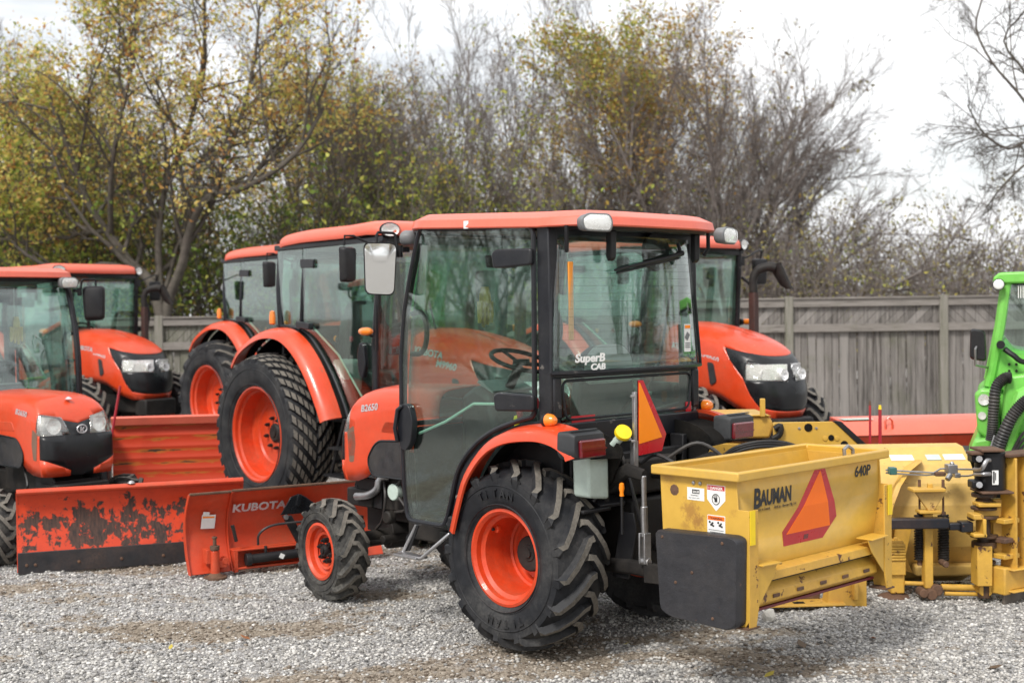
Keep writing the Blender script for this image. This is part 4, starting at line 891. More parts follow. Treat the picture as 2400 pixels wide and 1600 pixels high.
def islandmat(name, stops, rough=.85, trans=0, bmp=.3, vary=.3, spec=.3, wood=False):
    m, nt, out = newmat(name); L = nt.links; p = nt.nodes.new('ShaderNodeBsdfPrincipled'); g = nt.nodes.new('ShaderNodeNewGeometry'); tc = nt.nodes.new('ShaderNodeTexCoord').outputs['Object']
    c = ramp(nt, g.outputs['Random Per Island'], stops)
    if wood:
        mp = N(nt, 'Mapping'); mp.inputs['Scale'].default_value = wood; L.new(tc, mp.inputs['Vector']); n = noise_node(nt, mp.outputs[0], 1., 7, .7)
        c = mix(nt, ramp(nt, n, [(.36, 0.), (.72, 1.)]), c, (.30,.275,.255)); c = mix(nt, mth(nt, 'MULTIPLY', ramp(nt, n, [(.28, 1.), (.42, 0.)]), .75), c, (.045,.038,.034))
        c = mix(nt, mth(nt, 'MULTIPLY', ramp(nt, noise_node(nt, tc, 1.3, 5, .7), [(.55, 0.), (.8, 1.)]), .6), c, (.10,.11,.05))
    else:
        n = noise_node(nt, tc, 60, 3); c = mix(nt, mth(nt, 'MULTIPLY', n, vary), c, (.05,.045,.04))
    L.new(c, p.inputs['Base Color']); p.inputs['Roughness'].default_value = rough; p.inputs['Specular IOR Level'].default_value = spec
    if bmp: L.new(bump(nt, n, bmp, .005), p.inputs['Normal'])
    if trans:
        t = nt.nodes.new('ShaderNodeBsdfTranslucent'); L.new(c, t.inputs[0]); mx = nt.nodes.new('ShaderNodeMixShader'); mx.inputs[0].default_value = trans
        L.new(p.outputs[0], mx.inputs[1]); L.new(t.outputs[0], mx.inputs[2]); L.new(mx.outputs[0], out.inputs[0])
    else: L.new(p.outputs[0], out.inputs[0])
    return m
def rawmesh(name, V, F, mat, parent=None, smooth=False):
    me = bpy.data.meshes.new(name); k = F.shape[1]
    me.vertices.add(len(V)); me.vertices.foreach_set('co', V.astype(np.float32).ravel())
    me.loops.add(F.size); me.loops.foreach_set('vertex_index', F.astype(np.int32).ravel())
    me.polygons.add(len(F)); me.polygons.foreach_set('loop_start', np.arange(0, F.size, k, dtype=np.int32))
    me.update(calc_edges=True); me.validate()
    if smooth: me.polygons.foreach_set('use_smooth', [True]*len(F))
    me.materials.append(mat); o = bpy.data.objects.new(name, me); COL.objects.link(o)
    if parent: o.parent = parent
    return o
# loose stones over the near gravel
rg_ = np.random.default_rng(3)
bmi = bmesh.new(); bmesh.ops.create_icosphere(bmi, subdivisions=1, radius=1); IV = np.array([v.co[:] for v in bmi.verts]); IF = np.array([[v.index for v in f.verts] for f in bmi.faces]); bmi.free()
NS = 70000; yy = 5.6+(rg_.random(NS*2)**1.25)*6.2; xx = (rg_.random(NS*2)-.5)*2*(yy*.405+.2)
keep = [i for i in range(len(xx)) if (lambda d: rg_.random() > (.93 if d > .36 else .25+max(0, d)*1.6))(dirtv(xx[i], yy[i]))][:NS]
xx, yy = xx[keep], yy[keep]; n_ = len(xx)
sz = .004+.0095*rg_.random(n_)**1.7; sz[rg_.random(n_) < .01] *= 1.7
sc_ = np.stack([sz*(.8+.5*rg_.random(n_)), sz*(.7+.5*rg_.random(n_)), sz*(.5+.35*rg_.random(n_))], 1)
V = IV[None]*(1+.28*(rg_.random((n_, 12, 1))-.5))*sc_[:, None, :]
an = rg_.random(n_)*2*PI; ti = (rg_.random(n_)-.5)*.9; ca, sa, ct, st_ = np.cos(an)[:, None], np.sin(an)[:, None], np.cos(ti)[:, None], np.sin(ti)[:, None]
X, Y, Z = V[..., 0], V[..., 1]*ct-V[..., 2]*st_, V[..., 1]*st_+V[..., 2]*ct
V = np.stack([X*ca-Y*sa, X*sa+Y*ca, Z], -1)
zz = np.array([gh(a, b) for a, b in zip(xx, yy)])+sz*.25
V += np.stack([xx, yy, zz], 1)[:, None, :]
F_ = IF[None]+(np.arange(n_)*12)[:, None, None]
stone = islandmat('loose_stone', [(0, (.12,.12,.12)), (.18, (.26,.25,.235)), (.5, (.42,.405,.38)), (.8, (.57,.555,.525)), (1, (.73,.715,.685))], vary=.25, bmp=.2)
ni = 16000; pool = rg_.random((ni*5, 2)); py_ = 5.6+pool[:, 0]*5.2; px_ = (pool[:, 1]-.5)*2*(py_*.405+.2)
sel = [i for i in range(len(px_)) if dirtv(px_[i], py_[i]) > .22][:ni]; px_, py_ = px_[sel], py_[sel]; m2 = len(sel)
s2 = .003+.010*rg_.random(m2)**2.2; V2 = IV[None]*(1+.5*(rg_.random((m2, 12, 1))-.5))*(s2[:, None, None]*np.array([1.2, 1., .6])[None, None])
z2 = np.array([gh(a, b) for a, b in zip(px_, py_)])+s2*.2; V2 = V2+np.stack([px_, py_, z2], 1)[:, None, :]
clod = islandmat('soil_clod', [(0, (.10,.075,.055)), (.5, (.27,.225,.18)), (1, (.44,.39,.33))], .95, vary=.2, bmp=.3)
o = rawmesh('soil_crumbs', V2.reshape(-1, 3), (IF[None]+(np.arange(m2)*12)[:, None, None]).reshape(-1, 3), clod); tag(o, 'brown crumbs of soil in the worn patches of the yard', 'soil', kind='stuff')
o = rawmesh('loose_gravel', V.reshape(-1, 3), F_.reshape(-1, 3), stone); tag(o, 'loose grey crushed stones covering the yard', 'gravel', kind='stuff')
# fallen leaves and the pale rock by the spreader
rk = MB(); 
bmi = bmesh.new(); bmesh.ops.create_icosphere(bmi, subdivisions=2, radius=1)
rk.add([tuple(v.co*(1+.35*mn.noise(v.co*1.4))) for v in bmi.verts], [[v.index for v in f.verts] for f in bmi.faces]); bmi.free()
o = rk.build('rock', surf('pale_rock', (.62,.60,.55), .9, var=.15, bmp=.5), ang=25); o.location = (1.512, 7.74, .03); o.scale = (.042, .035, .042); tag(o, 'pale rounded rock on the gravel beside the spreader', 'rock')
LM = [surf('fallen_leaf_'+str(i), c, .6) for i, c in enumerate(((.45,.36,.05), (.28,.10,.03), (.10,.06,.03)))]
for i, (px, py, k) in enumerate(((378, 1505, 0), (550, 1470, 1), (1205, 1596, 1), (1430, 1480, 0), (1760, 1560, 0), (1835, 1480, 2), (2185, 1560, 2), (2000, 1470, 1), (2280, 1548, 2), (470, 1490, 2))):
    a_r = ((px-1176)/3000, (784-py)/3000); d = 1.86*3000/(py-(715-(px-1176)*.014))
    lf = MB(); L_ = .022+.012*(i % 3); pts = [(0, -L_, 0), (.5*L_, -.3*L_, .006), (.45*L_, .4*L_, .004), (0, L_, .012), (-.45*L_, .4*L_, .006), (-.5*L_, -.3*L_, .002)]
    lf.add(pts + [(a, b, c+.002) for a, b, c in pts], [(0,1,2,3,4,5), (11,10,9,8,7,6)] + [(j, (j+1) % 6, 6+(j+1) % 6, 6+j) for j in range(6)])
    o = lf.build('fallen_leaf', LM[k]); o.location = ((px-1176)/3000*d, d, gh((px-1176)/3000*d, d)+.014); o.rotation_euler = (.2, .1, i*1.3)
    tag(o, ('yellow-green', 'reddish brown', 'dark brown')[k]+' fallen leaf lying on the gravel', 'leaf', ('yellow', 'red', 'dark')[k]+' leaves fallen on the gravel')

# ------------------------------------------------------------------ fence
WP = islandmat('weathered_fence_boards', [(0, (.050,.045,.041)), (.4, (.102,.094,.087)), (.75, (.150,.139,.130)), (1, (.225,.211,.198))], wood=(30, 30, 1.1))
WR = islandmat('weathered_rail_wood', [(0, (.15,.135,.12)), (1, (.21,.19,.17))], wood=(2.2, 30, 30))
WG = islandmat('mossy_post_wood', [(0, (.13,.13,.095)), (1, (.19,.185,.14))], wood=(40, 40, 1.5))
GREEN = islandmat('green_stained_boards', [(0, (.07,.075,.05)), (1, (.12,.125,.085))], wood=(38, 38, 1.6))
def fence(loc, x0, nb, bay, top, label, rz=0, green=False, flip=()):
    T = empty('wooden_fence', loc, rz); rn = random.Random(5); wp = GREEN if green else WP
    for i in range(nb+1):
        x = x0+i*bay
        b = MB(); b.box(x, 0, (top+.04)/2, .135, .12, top+.04); b.build('post', WG, T, bevel=.006)
        if i == nb: break
        a, e = x+.07, x+bay-.07; mid = (a+e)/2
        b = MB(); b.box(mid, -.02, top-.07, e-a, .045, .13); b.box(mid, -.02, top+.005, e-a, .10, .03); b.build('top_rail', WR, T, bevel=.005)
        b = MB(); b.box(mid, -.025, top-.49, e-a, .05, .13); b.build('middle_rail', WR, T, bevel=.005)
        b = MB(); x_ = a; k = 0
        while x_ < e-.04:
            w_ = min(rn.uniform(.105, .168), e-x_); h_ = rn.uniform(-.02, .02); y_ = rn.uniform(-.006, .006)+(.012 if k % 2 else 0)
            b.box(x_+w_/2, .03+y_, (top-.5)/2, w_-rn.uniform(.008, .02), .022, top-.5, rot=(0, rn.uniform(-.6, .6), 0)); x_ += w_; k += 1
        b.build('board_panel', wp, T)
        # slanted boards of the upper band, clipped to the bay
        b = MB(); z0, z1 = top-.44, top-.12; sl = (z1-z0)*1.0*(-1 if i in flip else 1); step = .17; u = a-.5
        while u < e+.5:
            q = [(u, z0), (u+step-.012, z0), (u+step-.012+sl, z1), (u+sl, z1)]
            def clip(poly, X, sgn):
                o_ = []
                for j in range(len(poly)):
                    P, Q = poly[j-1], poly[j]; ip, iq = (P[0]-X)*sgn >= 0, (Q[0]-X)*sgn >= 0
                    if ip != iq: t = (X-P[0])/(Q[0]-P[0]); o_.append((X, P[1]+(Q[1]-P[1])*t))
                    if iq: o_.append(Q)
                return o_
            q = clip(clip(q, a, 1), e, -1) if True else q
            if len(q) >= 3: b.prism(q, 'y', .02+rn.uniform(0, .006), .042)
            u += step
        b.build('slanted_panel', wp, T)
    tag(T, label, 'fence', 'weathered wooden fences behind the tractors')
fence((0, 21.8, 0), -.54, 4, 2.58, 2.0, 'tall grey wooden fence with slanted upper boards, behind the right-hand tractor', flip=(3,))
fence((-.9, 22.6, -.1), -13.0, 5, 2.6, 1.93, 'greenish wooden fence glimpsed between the tractors on the left', green=True)

# ------------------------------------------------------------------ trees
class Tree:
    def __init__(s, seed): s.r = random.Random(seed); s.P = []; s.tips = []
    def branch(s, p, d, L, r, lv, prm, nseg=None):
        n = nseg or max(3, min(7, int(L/.35)+2)); pts = [Vector(p)]; dd = Vector(d).normalized(); wob = prm['wob']*(1+.3*lv)
        for i in range(n):
            dd = (dd+Vector((s.r.gauss(0, wob), s.r.gauss(0, wob), s.r.gauss(0, wob)+prm['up'])) ).normalized(); pts.append(pts[-1]+dd*L/n)
        s.limb(pts, r, lv, prm)
    def limb(s, pts, r, lv, prm):
        n = len(pts)-1; end = .35 if lv < 2 else .25; rad = [r*(1-(1-end)*i/n) for i in range(n+1)]; s.P.append((pts, rad, lv))
        L = sum((pts[i+1]-pts[i]).length for i in range(n))
        if lv >= prm['max']: s.tips += pts[1:]; return
        if lv == prm['max']-1: s.tips += pts[2:]
        k = max(2, int(prm['n'][lv]*(.75+.5*s.r.random())))
        for j in range(k):
            t = prm['t0'] + (1-prm['t0'])*(j+s.r.random())/k if lv else prm['t0']+(1-prm['t0'])*((j+s.r.random())/k)**.8
            f = min(n-1e-3, t*n); i = int(f); q = pts[i].lerp(pts[i+1], f-i); tg = (pts[i+1]-pts[i]).normalized()
            side = tg.cross(Vector((s.r.gauss(0, 1), s.r.gauss(0, 1), s.r.gauss(0, 1)))).normalized(); an = prm['ang']*(.7+.6*s.r.random())
            d = tg*math.cos(an)+side*math.sin(an)
            s.branch(q, d, L*prm['len'][lv]*(.65+.6*s.r.random())*(1-.35*t), max(prm['rmin'], rad[i]*(.5+.15*s.r.random())), lv+1, prm)
    def wood(s):
        V = []; F = []; nv = 0; G = {}
        for pts, rad, lv in s.P: G.setdefault((len(pts), min(lv, 3)), []).append((pts, rad))
        for (m_, lv), grp in G.items():                         # all polylines of one length at once
            k = (8, 5, 4, 3)[lv]; P = np.array([[p[:] for p in g[0]] for g in grp]); R_ = np.array([g[1] for g in grp])[:, :, None, None]; B_ = len(grp)
            T_ = np.gradient(P, axis=1); T_ /= np.linalg.norm(T_, axis=2, keepdims=True)+1e-9
            ref = np.where(np.abs(T_[:, :1, 2:3]) > .5, np.array([.3, .9, .1]), np.array([0, 0, 1.])); U = np.cross(T_, np.broadcast_to(ref, T_.shape)); U /= np.linalg.norm(U, axis=2, keepdims=True)+1e-9; W = np.cross(T_, U)
            a = np.arange(k)*2*PI/k
            V.append((P[:, :, None, :]+R_*(np.cos(a)[:, None]*U[:, :, None, :]+np.sin(a)[:, None]*W[:, :, None, :])).reshape(-1, 3))
            i = np.arange(m_-1)[:, None]*k; j = np.arange(k)[None]; j2 = (j+1) % k; f = np.stack([i+j, i+j2, i+k+j2, i+k+j], -1).reshape(-1, 4)
            F.append((f[None]+(np.arange(B_)*m_*k)[:, None, None]+nv).reshape(-1, 4)); nv += B_*m_*k
        return np.concatenate(V), np.concatenate(F)
def leaves(tips, n, size, spread, seed, zmin=None, pick=None):
    g = np.random.default_rng(seed); P = np.array([t[:] for t in tips])
    if pick is not None:
        w = pick(P); w = np.clip(w, 0.0001, None); cl = g.choice(len(P), n//5, p=w/w.sum())
    else: cl = g.integers(0, len(P), n//5)
    idx = cl[g.integers(0, len(cl), n)]; spread = spread*(.45+1.1*g.random((n, 1))**2)
    C = P[idx]+g.normal(0, spread, (n, 3)); u = g.normal(0, 1, (n, 3)); u /= np.linalg.norm(u, axis=1)[:, None]; w = np.cross(u, g.normal(0, 1, (n, 3))); w /= np.linalg.norm(w, axis=1)[:, None]
    s = (size*(.45+1.05*g.random(n)))[:, None]; nn = np.cross(u, w)*s*.25
    V = np.stack([C-u*s*.6, C+w*s*.36+nn, C+u*s*.7, C-w*s*.36+nn], 1).reshape(-1, 3)
    return V, np.arange(n*4).reshape(-1, 4)
BARK = surf('bark', (.105,.09,.078), .9, dirt=.4, dcol=(.17,.17,.13), var=.35, dscale=2, spec=.15, bmp=.6)
TWIG = surf('bare_twig_bark', (.20,.172,.158), .9, dirt=.3, dcol=(.22,.2,.19), var=.3, dscale=2, spec=.15)
LEAF = {
 'autumn': islandmat('autumn_leaves', [(0, (.30,.13,.05)), (.18, (.56,.28,.09)), (.36, (.82,.56,.16)), (.65, (.86,.72,.24)), (1, (.56,.62,.15))], .6, .45, 0, .1),
 'ochre': islandmat('ochre_leaves', [(0, (.26,.14,.05)), (.35, (.45,.26,.08)), (.7, (.62,.42,.12)), (1, (.52,.50,.11))], .6, .4, 0, .1),
 'lime': islandmat('yellow_green_leaves', [(0, (.20,.26,.05)), (.5, (.42,.47,.09)), (.85, (.66,.60,.12)), (1, (.66,.42,.09))], .6, .45, 0, .1),
 'green': islandmat('green_undergrowth_leaves', [(0, (.07,.13,.025)), (.35, (.22,.33,.06)), (.7, (.44,.53,.11)), (1, (.66,.64,.16))], .6, .35, 0, .1),
 'brown': islandmat('dull_bush_leaves', [(0, (.13,.09,.055)), (.5, (.26,.22,.11)), (.85, (.40,.37,.14)), (1, (.50,.40,.15))], .7, .3, 0, .1)}
def tree(name, label, tr, loc, leafset=(), bark=BARK, group=None, rz=0, sc=1):
    T = empty(name, loc, rz, sc); V, F = tr.wood(); rawmesh('trunk', V, F, bark, T, True)
    for (mat, n, size, spread, seed, pick) in leafset:
        V, F = leaves(tr.tips, n, size, spread, seed, pick=pick); rawmesh('crown', V, F, LEAF[mat], T)
    return tag(T, label, 'tree', group)
def retag(T, loc, rz, sc, label, group=None):
    c = copy_tree(T); c.location = loc; c.rotation_euler = (0, 0, R(rz)); c.scale = (sc,)*3 if not isinstance(sc, tuple) else sc; c['label'] = label
    if group: c['group'] = group
    return c
def V3(l, s=1): return [Vector(p)*s for p in l]
# the big forked autumn tree at the left (guided limbs)
A = Tree(11); prm = dict(max=4, n=[13, 8, 7, 4], len=[.50, .52, .50, .5], ang=.85, wob=.12, up=.05, t0=.22, rmin=.004)
px2 = lambda px, py, y=0: Vector(((px-375)/120., y, (900-py)/120.))
def guide(l, r): A.limb([px2(*p) for p in [tuple(c) for c in curve(l, 3)]], r, 0, prm)
guide([(385, 900, 0), (378, 740, 0), (372, 640, .0), (345, 560, .1), (300, 520, .2), (250, 455, .3), (200, 380, .3), (170, 280, .2), (120, 120, .0)], .135)
guide([(375, 690, 0), (392, 600, 0), (430, 520, -.2), (452, 440, -.3), (500, 375, -.5), (600, 350, -.6), (700, 280, -.6), (760, 180, -.5)], .11)
guide([(380, 640, 0), (360, 560, .3), (355, 440, .5), (372, 330, .6), (430, 200, .5), (470, 40, .4), (480, -120, .2)], .085)
guide([(300, 530, .2), (235, 520, 0), (180, 540, -.3), (90, 500, -.5), (20, 420, -.4), (-60, 300, 0)], .06)
guide([(452, 440, -.3), (520, 300, -.1), (560, 180, .2), (590, 40, .4), (600, -80, .5)], .06)
guide([(250, 455, .3), (270, 330, -.2), (300, 200, -.4), (330, 60, -.3), (330, -90, 0)], .06)
tA = tree('forked_tree', 'large forked tree with yellow and rust autumn leaves above the left tractors', A, (-6.68, 25.0, -.3),
     [('autumn', 16000, .066, .16, 1, lambda P: np.clip((P[:, 2]-2.4)/2.5, .02, 1)), ('lime', 5000, .07, .14, 2, lambda P: np.exp(-((P[:, 0]+2.6)/1.4)**2)+.1)])
# round ochre tree in the middle
B = Tree(21); prm = dict(max=4, n=[12, 9, 8, 4], len=[.40, .50, .5, .5], ang=.62, wob=.07, up=.015, t0=.22, rmin=.0035)
for i in range(12):
    a = 2*PI*i/12; s_ = .06+.17*(i % 3); B.branch((.2*math.cos(a), .2*math.sin(a), 0), (s_*math.cos(a), s_*math.sin(a), 1), 7.1-.5*(i % 3), .055, 0, prm, 9)
tB = tree('ochre_tree', 'tall round-crowned tree with thinning ochre leaves behind the nearest cab', B, (2.75, 29., 0), [('ochre', 19000, .06, .17, 3, lambda P: np.clip((P[:, 2]-2.5)/3, .05, 1)*np.clip(1.2-P[:, 0]/3, .1, 1.5)), ('lime', 5500, .062, .15, 4, lambda P: np.clip((P[:, 2]-5.4)/2, .0, 1)*np.clip(.6-P[:, 0]/1.3, .02, 1))], bark=TWIG)
# bare spreading tree right of the cab
C = Tree(33); prm = dict(max=4, n=[13, 11, 9, 5], len=[.46, .46, .50, .5], ang=.52, wob=.07, up=.02, t0=.15, rmin=.0032)
for d, L_ in (((.2, 0, 1), 5.2), ((.45, .2, 1), 5.6), ((.75, .2, 1), 5.2), ((1.1, -.2, .75), 4.7), ((-.25, .1, 1), 5.), ((-.7, .2, .9), 4.3), ((1.5, .1, .42), 3.9), ((.1, -.5, 1), 4.8), ((.55, .6, 1), 5.2), ((.9, .5, 1), 5.), ((1.3, .3, .6), 4.4)): C.branch((0, 0, .6), d, L_, .058, 0, prm, 9)
tC = tree('bare_tree', 'leafless tree with fine twigs fanning out to the right above the fence', C, (3.9, 26.5, 0), [('brown', 900, .06, .08, 5, None)], bark=TWIG, group='leafless trees behind the fence', sc=1.1)
# slim bare saplings
D = Tree(41); prm = dict(max=4, n=[10, 8, 6, 3], len=[.42, .45, .5, .5], ang=.5, wob=.07, up=.06, t0=.22, rmin=.005)
for i in range(7):
    a = 2*PI*i/7; D.branch((.3*math.cos(a), .3*math.sin(a), 0), (.22*math.cos(a), .22*math.sin(a), 1), 5.5+1.05*(i % 3), .034, 0, prm, 9)
tD = tree('bare_sapling', 'clump of slim upright bare saplings between the two leafy crowns', D, (-.9, 28.5, 0), [('lime', 2600, .06, .12, 6, lambda P: np.clip(1-(P[:, 2]-1)/4.5, .01, 1))], bark=TWIG, group='leafless trees behind the fence')
retag(tD, (-2.3, 29.5, 0), 80, .98, 'clump of thin bare stems just right of the big autumn tree', 'leafless trees behind the fence')
retag(tD, (.7, 30.5, 0), 200, 1.05, 'clump of bare stems against the left side of the ochre crown', 'leafless trees behind the fence')
retag(tD, (-3.5, 28.2, 0), 115, .92, 'thin bare stems under the right arm of the big autumn tree', 'leafless trees behind the fence')
retag(tD, (-12.2, 29., 0), 140, 1.15, 'clump of tall stems at the left edge of the photo', 'leafless trees behind the fence')
retag(tD, (4.6, 31., 0), 30, .98, 'clump of bare stems behind the right side of the ochre crown', 'leafless trees behind the fence')
# tree reaching in from the right edge
E_ = Tree(55); prm = dict(max=4, n=[12, 9, 8, 4], len=[.27, .5, .5, .5], ang=.75, wob=.10, up=.0, t0=.2, rmin=.003)
def g2(l, r): E_.limb([Vector(((px-2352)/150., y, (1000-py)/150.)) for px, py, y in [tuple(c) for c in curve(l, 3)]], r, 0, prm)
g2([(2600, 1000, 0), (2540, 700, 0), (2440, 420, 0), (2350, 310, 0), (2285, 235, -.1), (2230, 170, -.1), (2200, 90, 0), (2215, 20, 0), (2240, -90, 0)], .03)
g2([(2540, 700, 0), (2440, 500, .2), (2350, 350, .2), (2290, 360, .3), (2230, 320, .3), (2190, 260, .2)], .032)
g2([(2460, 480, 0), (2380, 440, -.3), (2310, 400, -.3), (2250, 450, -.2), (2220, 500, 0)], .03)
g2([(2400, 380, 0), (2340, 200, .3), (2280, 110, .3), (2330, 40, .2)], .028)
tE = tree('overhanging_tree', 'bare twisted tree whose dark twigs reach in at the upper right corner', E_, (8.15, 20., 0), bark=BARK, group='leafless trees behind the fence')
# leafy screens further left and right
tF = retag(tA, (-11.2, 28.5, -.3), 150, (.8, .8, .85), 'rust-leaved tree cut by the left edge of the photo'); 
tG = retag(tB, (-10.4, 31.5, 0), 60, .92, 'tall pale-leaved tree behind the top of the autumn tree'); 
for loc, rz, sc_, lb in (((-4.0, 33, 0), 20, .95, 'tall thinning tree behind the fork of the autumn tree'),): retag(tB, loc, rz, sc_, lb)
# unseen trees for the glass reflections; those right and behind are added
retag(tC, (-15.5, 8.3, 0), 250, .8, 'leafless tree standing off the left side of the yard, mirrored in the door glass', 'leafless trees behind the fence')
retag(tC, (20, 7, 0), 40, 1.1, 'leafless tree added off the right side of the yard for the window reflections', 'leafless trees behind the fence')
retag(tA, (2, -26, 0), 30, .9, 'autumn tree added behind the camera for the mirror reflection'); retag(tB, (9, -30, 0), 30, 1., 'leafy tree added behind the camera for the mirror reflection'); retag(tC, (-8, -28, 0), 30, 1., 'leafless tree added behind the camera for the mirror reflection', 'leafless trees behind the fence')
retag(tD, (19, 12, 0), 10, 1., 'bare saplings added off the right side of the yard for the window reflections', 'leafless trees behind the fence')
# brush
def brush(name, label, x0, x1, y0, y1, hf, n, seed, leafs, bark=TWIG):
    t = Tree(seed); rr = t.r; prm = dict(max=2, n=[7, 5], len=[.42, .5], ang=.65, wob=.13, up=.04, t0=.15, rmin=.005)
    for i in range(n):
        x = rr.uniform(x0, x1); y = rr.uniform(y0, y1); h_ = hf(x)*rr.uniform(.45, 1.08)
        t.branch((x, y, rr.uniform(0, .3*h_)), (rr.gauss(0, .3), rr.gauss(0, .3), 1), h_*.75, .016, 0, prm, 6)
    V, F = t.wood(); T = empty(name, (0, 0, 0)); rawmesh('stems', V, F, bark, T)['kind'] = 'stuff'
    for (mat, nn, size, spread, sd, pick) in leafs:
        V, F = leaves(t.tips, nn, size, spread, sd, pick=pick); rawmesh('foliage', V, F, LEAF[mat], T)['kind'] = 'stuff'
    tag(T, label, 'thicket', kind='stuff')
brush('thicket', 'grey-brown leafless brush rising above the right-hand fence', 3.2, 14.5, 24, 30, lambda x: 4.1-.06*(x-3)+.3*math.sin(x*1.7), 820, 61, [('brown', 26000, .055, .14, 7, None), ('lime', 6500, .05, .1, 8, lambda P: np.clip(1.3-P[:, 2]/3.6, .02, 1))])
brush('thicket', 'dense green and brown undergrowth behind the left-hand tractors', -15, -2.0, 26, 33, lambda x: 6.5+.6*math.sin(x*1.3), 620, 62, [('green', 26000, .085, .16, 9, lambda P: np.clip(1.5-P[:, 2]/4.2, .02, 1)), ('lime', 9000, .08, .15, 10, None), ('ochre', 5000, .07, .15, 12, None)], bark=BARK)
brush('thicket', 'mixed yellow-green brush behind the middle tractors', -2.5, 4.5, 26, 32, lambda x: 6.3-.32*(x+2.5)+.5*math.sin(x*2.1), 520, 63, [('green', 8000, .07, .14, 11, lambda P: np.clip(1.3-P[:, 2]/3.6, .02, 1)), ('lime', 17000, .065, .16, 13, lambda P: np.clip(1.2-P[:, 0]/3, .1, 2)), ('brown', 7000, .06, .14, 14, None)])

hb_ = [o for o in bpy.data.objects if o.get('label') == 'mixed yellow-green brush behind the middle tractors'][0]
for (loc, rz, lb) in (((-14, 8, 0), 90, 'brush along the left side of the yard, mirrored in the door glass'), ((6, 12, 0), -90, 'brush along the right side of the yard, outside the photo')):
    c = copy_tree(hb_); c.location = loc; c.rotation_euler = (0, 0, R(rz)); c['label'] = lb; c.scale = (1, 1, .45)
# ------------------------------------------------------------------ yellow spreader carried by the nearest tractor (same axes as that tractor)
SP = empty('salt_spreader', CT.location, 133.5)
Y, YR = M['yellow'], M['yellow_r']
hy = .628
endp = [(-1.045, 1.075), (-1.505, 1.075), (-1.515, .93), (-1.575, .93), (-1.575, .42), (-1.55, .385), (-1.47, .385), (-1.44, .52), (-1.15, .40), (-1.08, .40), (-1.06, .77)]
for s in (1, -1): MB().prism(endp, 'y', s*hy, s*(hy-.008)).build('end_panel', M['yrust'] if s > 0 else YR, SP, bevel=.002)
a = MB()
for (x0, z0), (x1, z1) in (((-1.50, 1.08), (-1.505, .885)), ((-1.505, .885), (-1.465, .615))):
    a.add([(x0, -hy+.009, z0), (x0, hy-.009, z0), (x1, hy-.009, z1), (x1, -hy+.009, z1), (x0+.008, -hy+.009, z0), (x0+.008, hy-.009, z0), (x1+.008, hy-.009, z1), (x1+.008, -hy+.009, z1)], [(0,1,2,3), (7,6,5,4), (0,4,5,1), (2,6,7,3), (1,5,6,2), (0,3,7,4)])
rw = a.build('rear_panel', Y, SP, ang=12)
MB().add([(-1.05, -hy+.009, 1.08), (-1.05, hy-.009, 1.08), (-1.16, hy-.009, .58), (-1.16, -hy+.009, .58), (-1.058, -hy+.009, 1.08), (-1.058, hy-.009, 1.08), (-1.168, hy-.009, .58), (-1.168, -hy+.009, .58)], [(3,2,1,0), (4,5,6,7), (0,1,5,4), (2,3,7,6), (1,2,6,5), (0,4,7,3)]).build('front_panel', Y, SP)
MB().box(-1.31, 0, .60, .32, 1.235, .01).build('hopper_floor', YR, SP)
def tray(n, x0, x1, yy, z0, z1, t):   # rim of four bars, mitred as one frame
    o_, i_ = [(x0, -yy), (x1, -yy), (x1, yy), (x0, yy)], [(x0-t, -yy+t), (x1+t, -yy+t), (x1+t, yy-t), (x0-t, yy-t)]
    b = MB(); vs = [(x, y, z) for z in (z0, z1) for x, y in o_+i_]
    fs = []
    for k in range(4):
        j = (k+1) % 4; fs += [(k, j, 4+j, 4+k), (8+k, 12+k, 12+j, 8+j), (k, 8+k, 8+j, j), (4+k, 4+j, 12+j, 12+k)]
    return b.add(vs, fs).build(n, Y, SP, bevel=.008)
tray('hopper_rim', -1.015, -1.545, .665, 1.062, 1.108, .034)
# rear legs, gussets, flanges
for s in (1, -1):
    b = MB(); b.prism([(s*.555, .93), (s*.6265, .93), (s*.6265, .385), (s*.575, .385), (s*.555, .47)], 'x', -1.576, -1.568); b.build('leg', YR, SP, bevel=.002)
    MB().box(-1.53, s*.60, .382, .10, .09, .008).build('foot_plate', M['rust'], SP)
    b = MB(); b.prism([(s*.554, .665), (s*.40, .66), (s*.43, .60), (s*.554, .47)], 'x', -1.572, -1.566); b.prism([(s*.554, .672), (s*.40, .667), (s*.40, .660), (s*.554, .664)], 'x', -1.60, -1.50); b.build('gusset', Y, SP, bevel=.002)
    MB().box(-1.5795, s*.605, .85, .003, .040, .16).build('reflective_tape', M['byellow'], SP)
b = MB(); b.prism([(-1.47, .625), (-1.545, .615), (-1.55, .575), (-1.542, .573), (-1.536, .605), (-1.47, .612)], 'y', -.55, .55); b.build('lower_flange', YR, SP, bevel=.002)
MB().prism([(-1.475, .610), (-1.52, .598), (-1.52, .560), (-1.475, .545)], 'y', -.55, .55).build('rubber_strip', M['black'], SP)
b = MB(); b.prism([(-1.43, .565), (-1.49, .555), (-1.53, .515), (-1.535, .47), (-1.50, .445), (-1.43, .445)], 'y', -.55, .55); cv = b.build('outlet_channel', YR, SP, bevel=.004, ang=20)
for k in range(5): MB().box(-1.537, .36-.2*k, .493, .006, .055, .018).build('slot', M['rust'], cv, bevel=.003)
MB().prism([(-1.44, .443), (-1.512, .443), (-1.514, .432), (-1.44, .43)], 'y', -.55, .55).build('lower_edge_strip', surf('dark_red_strip', (.13,.01,.018), .5), SP)
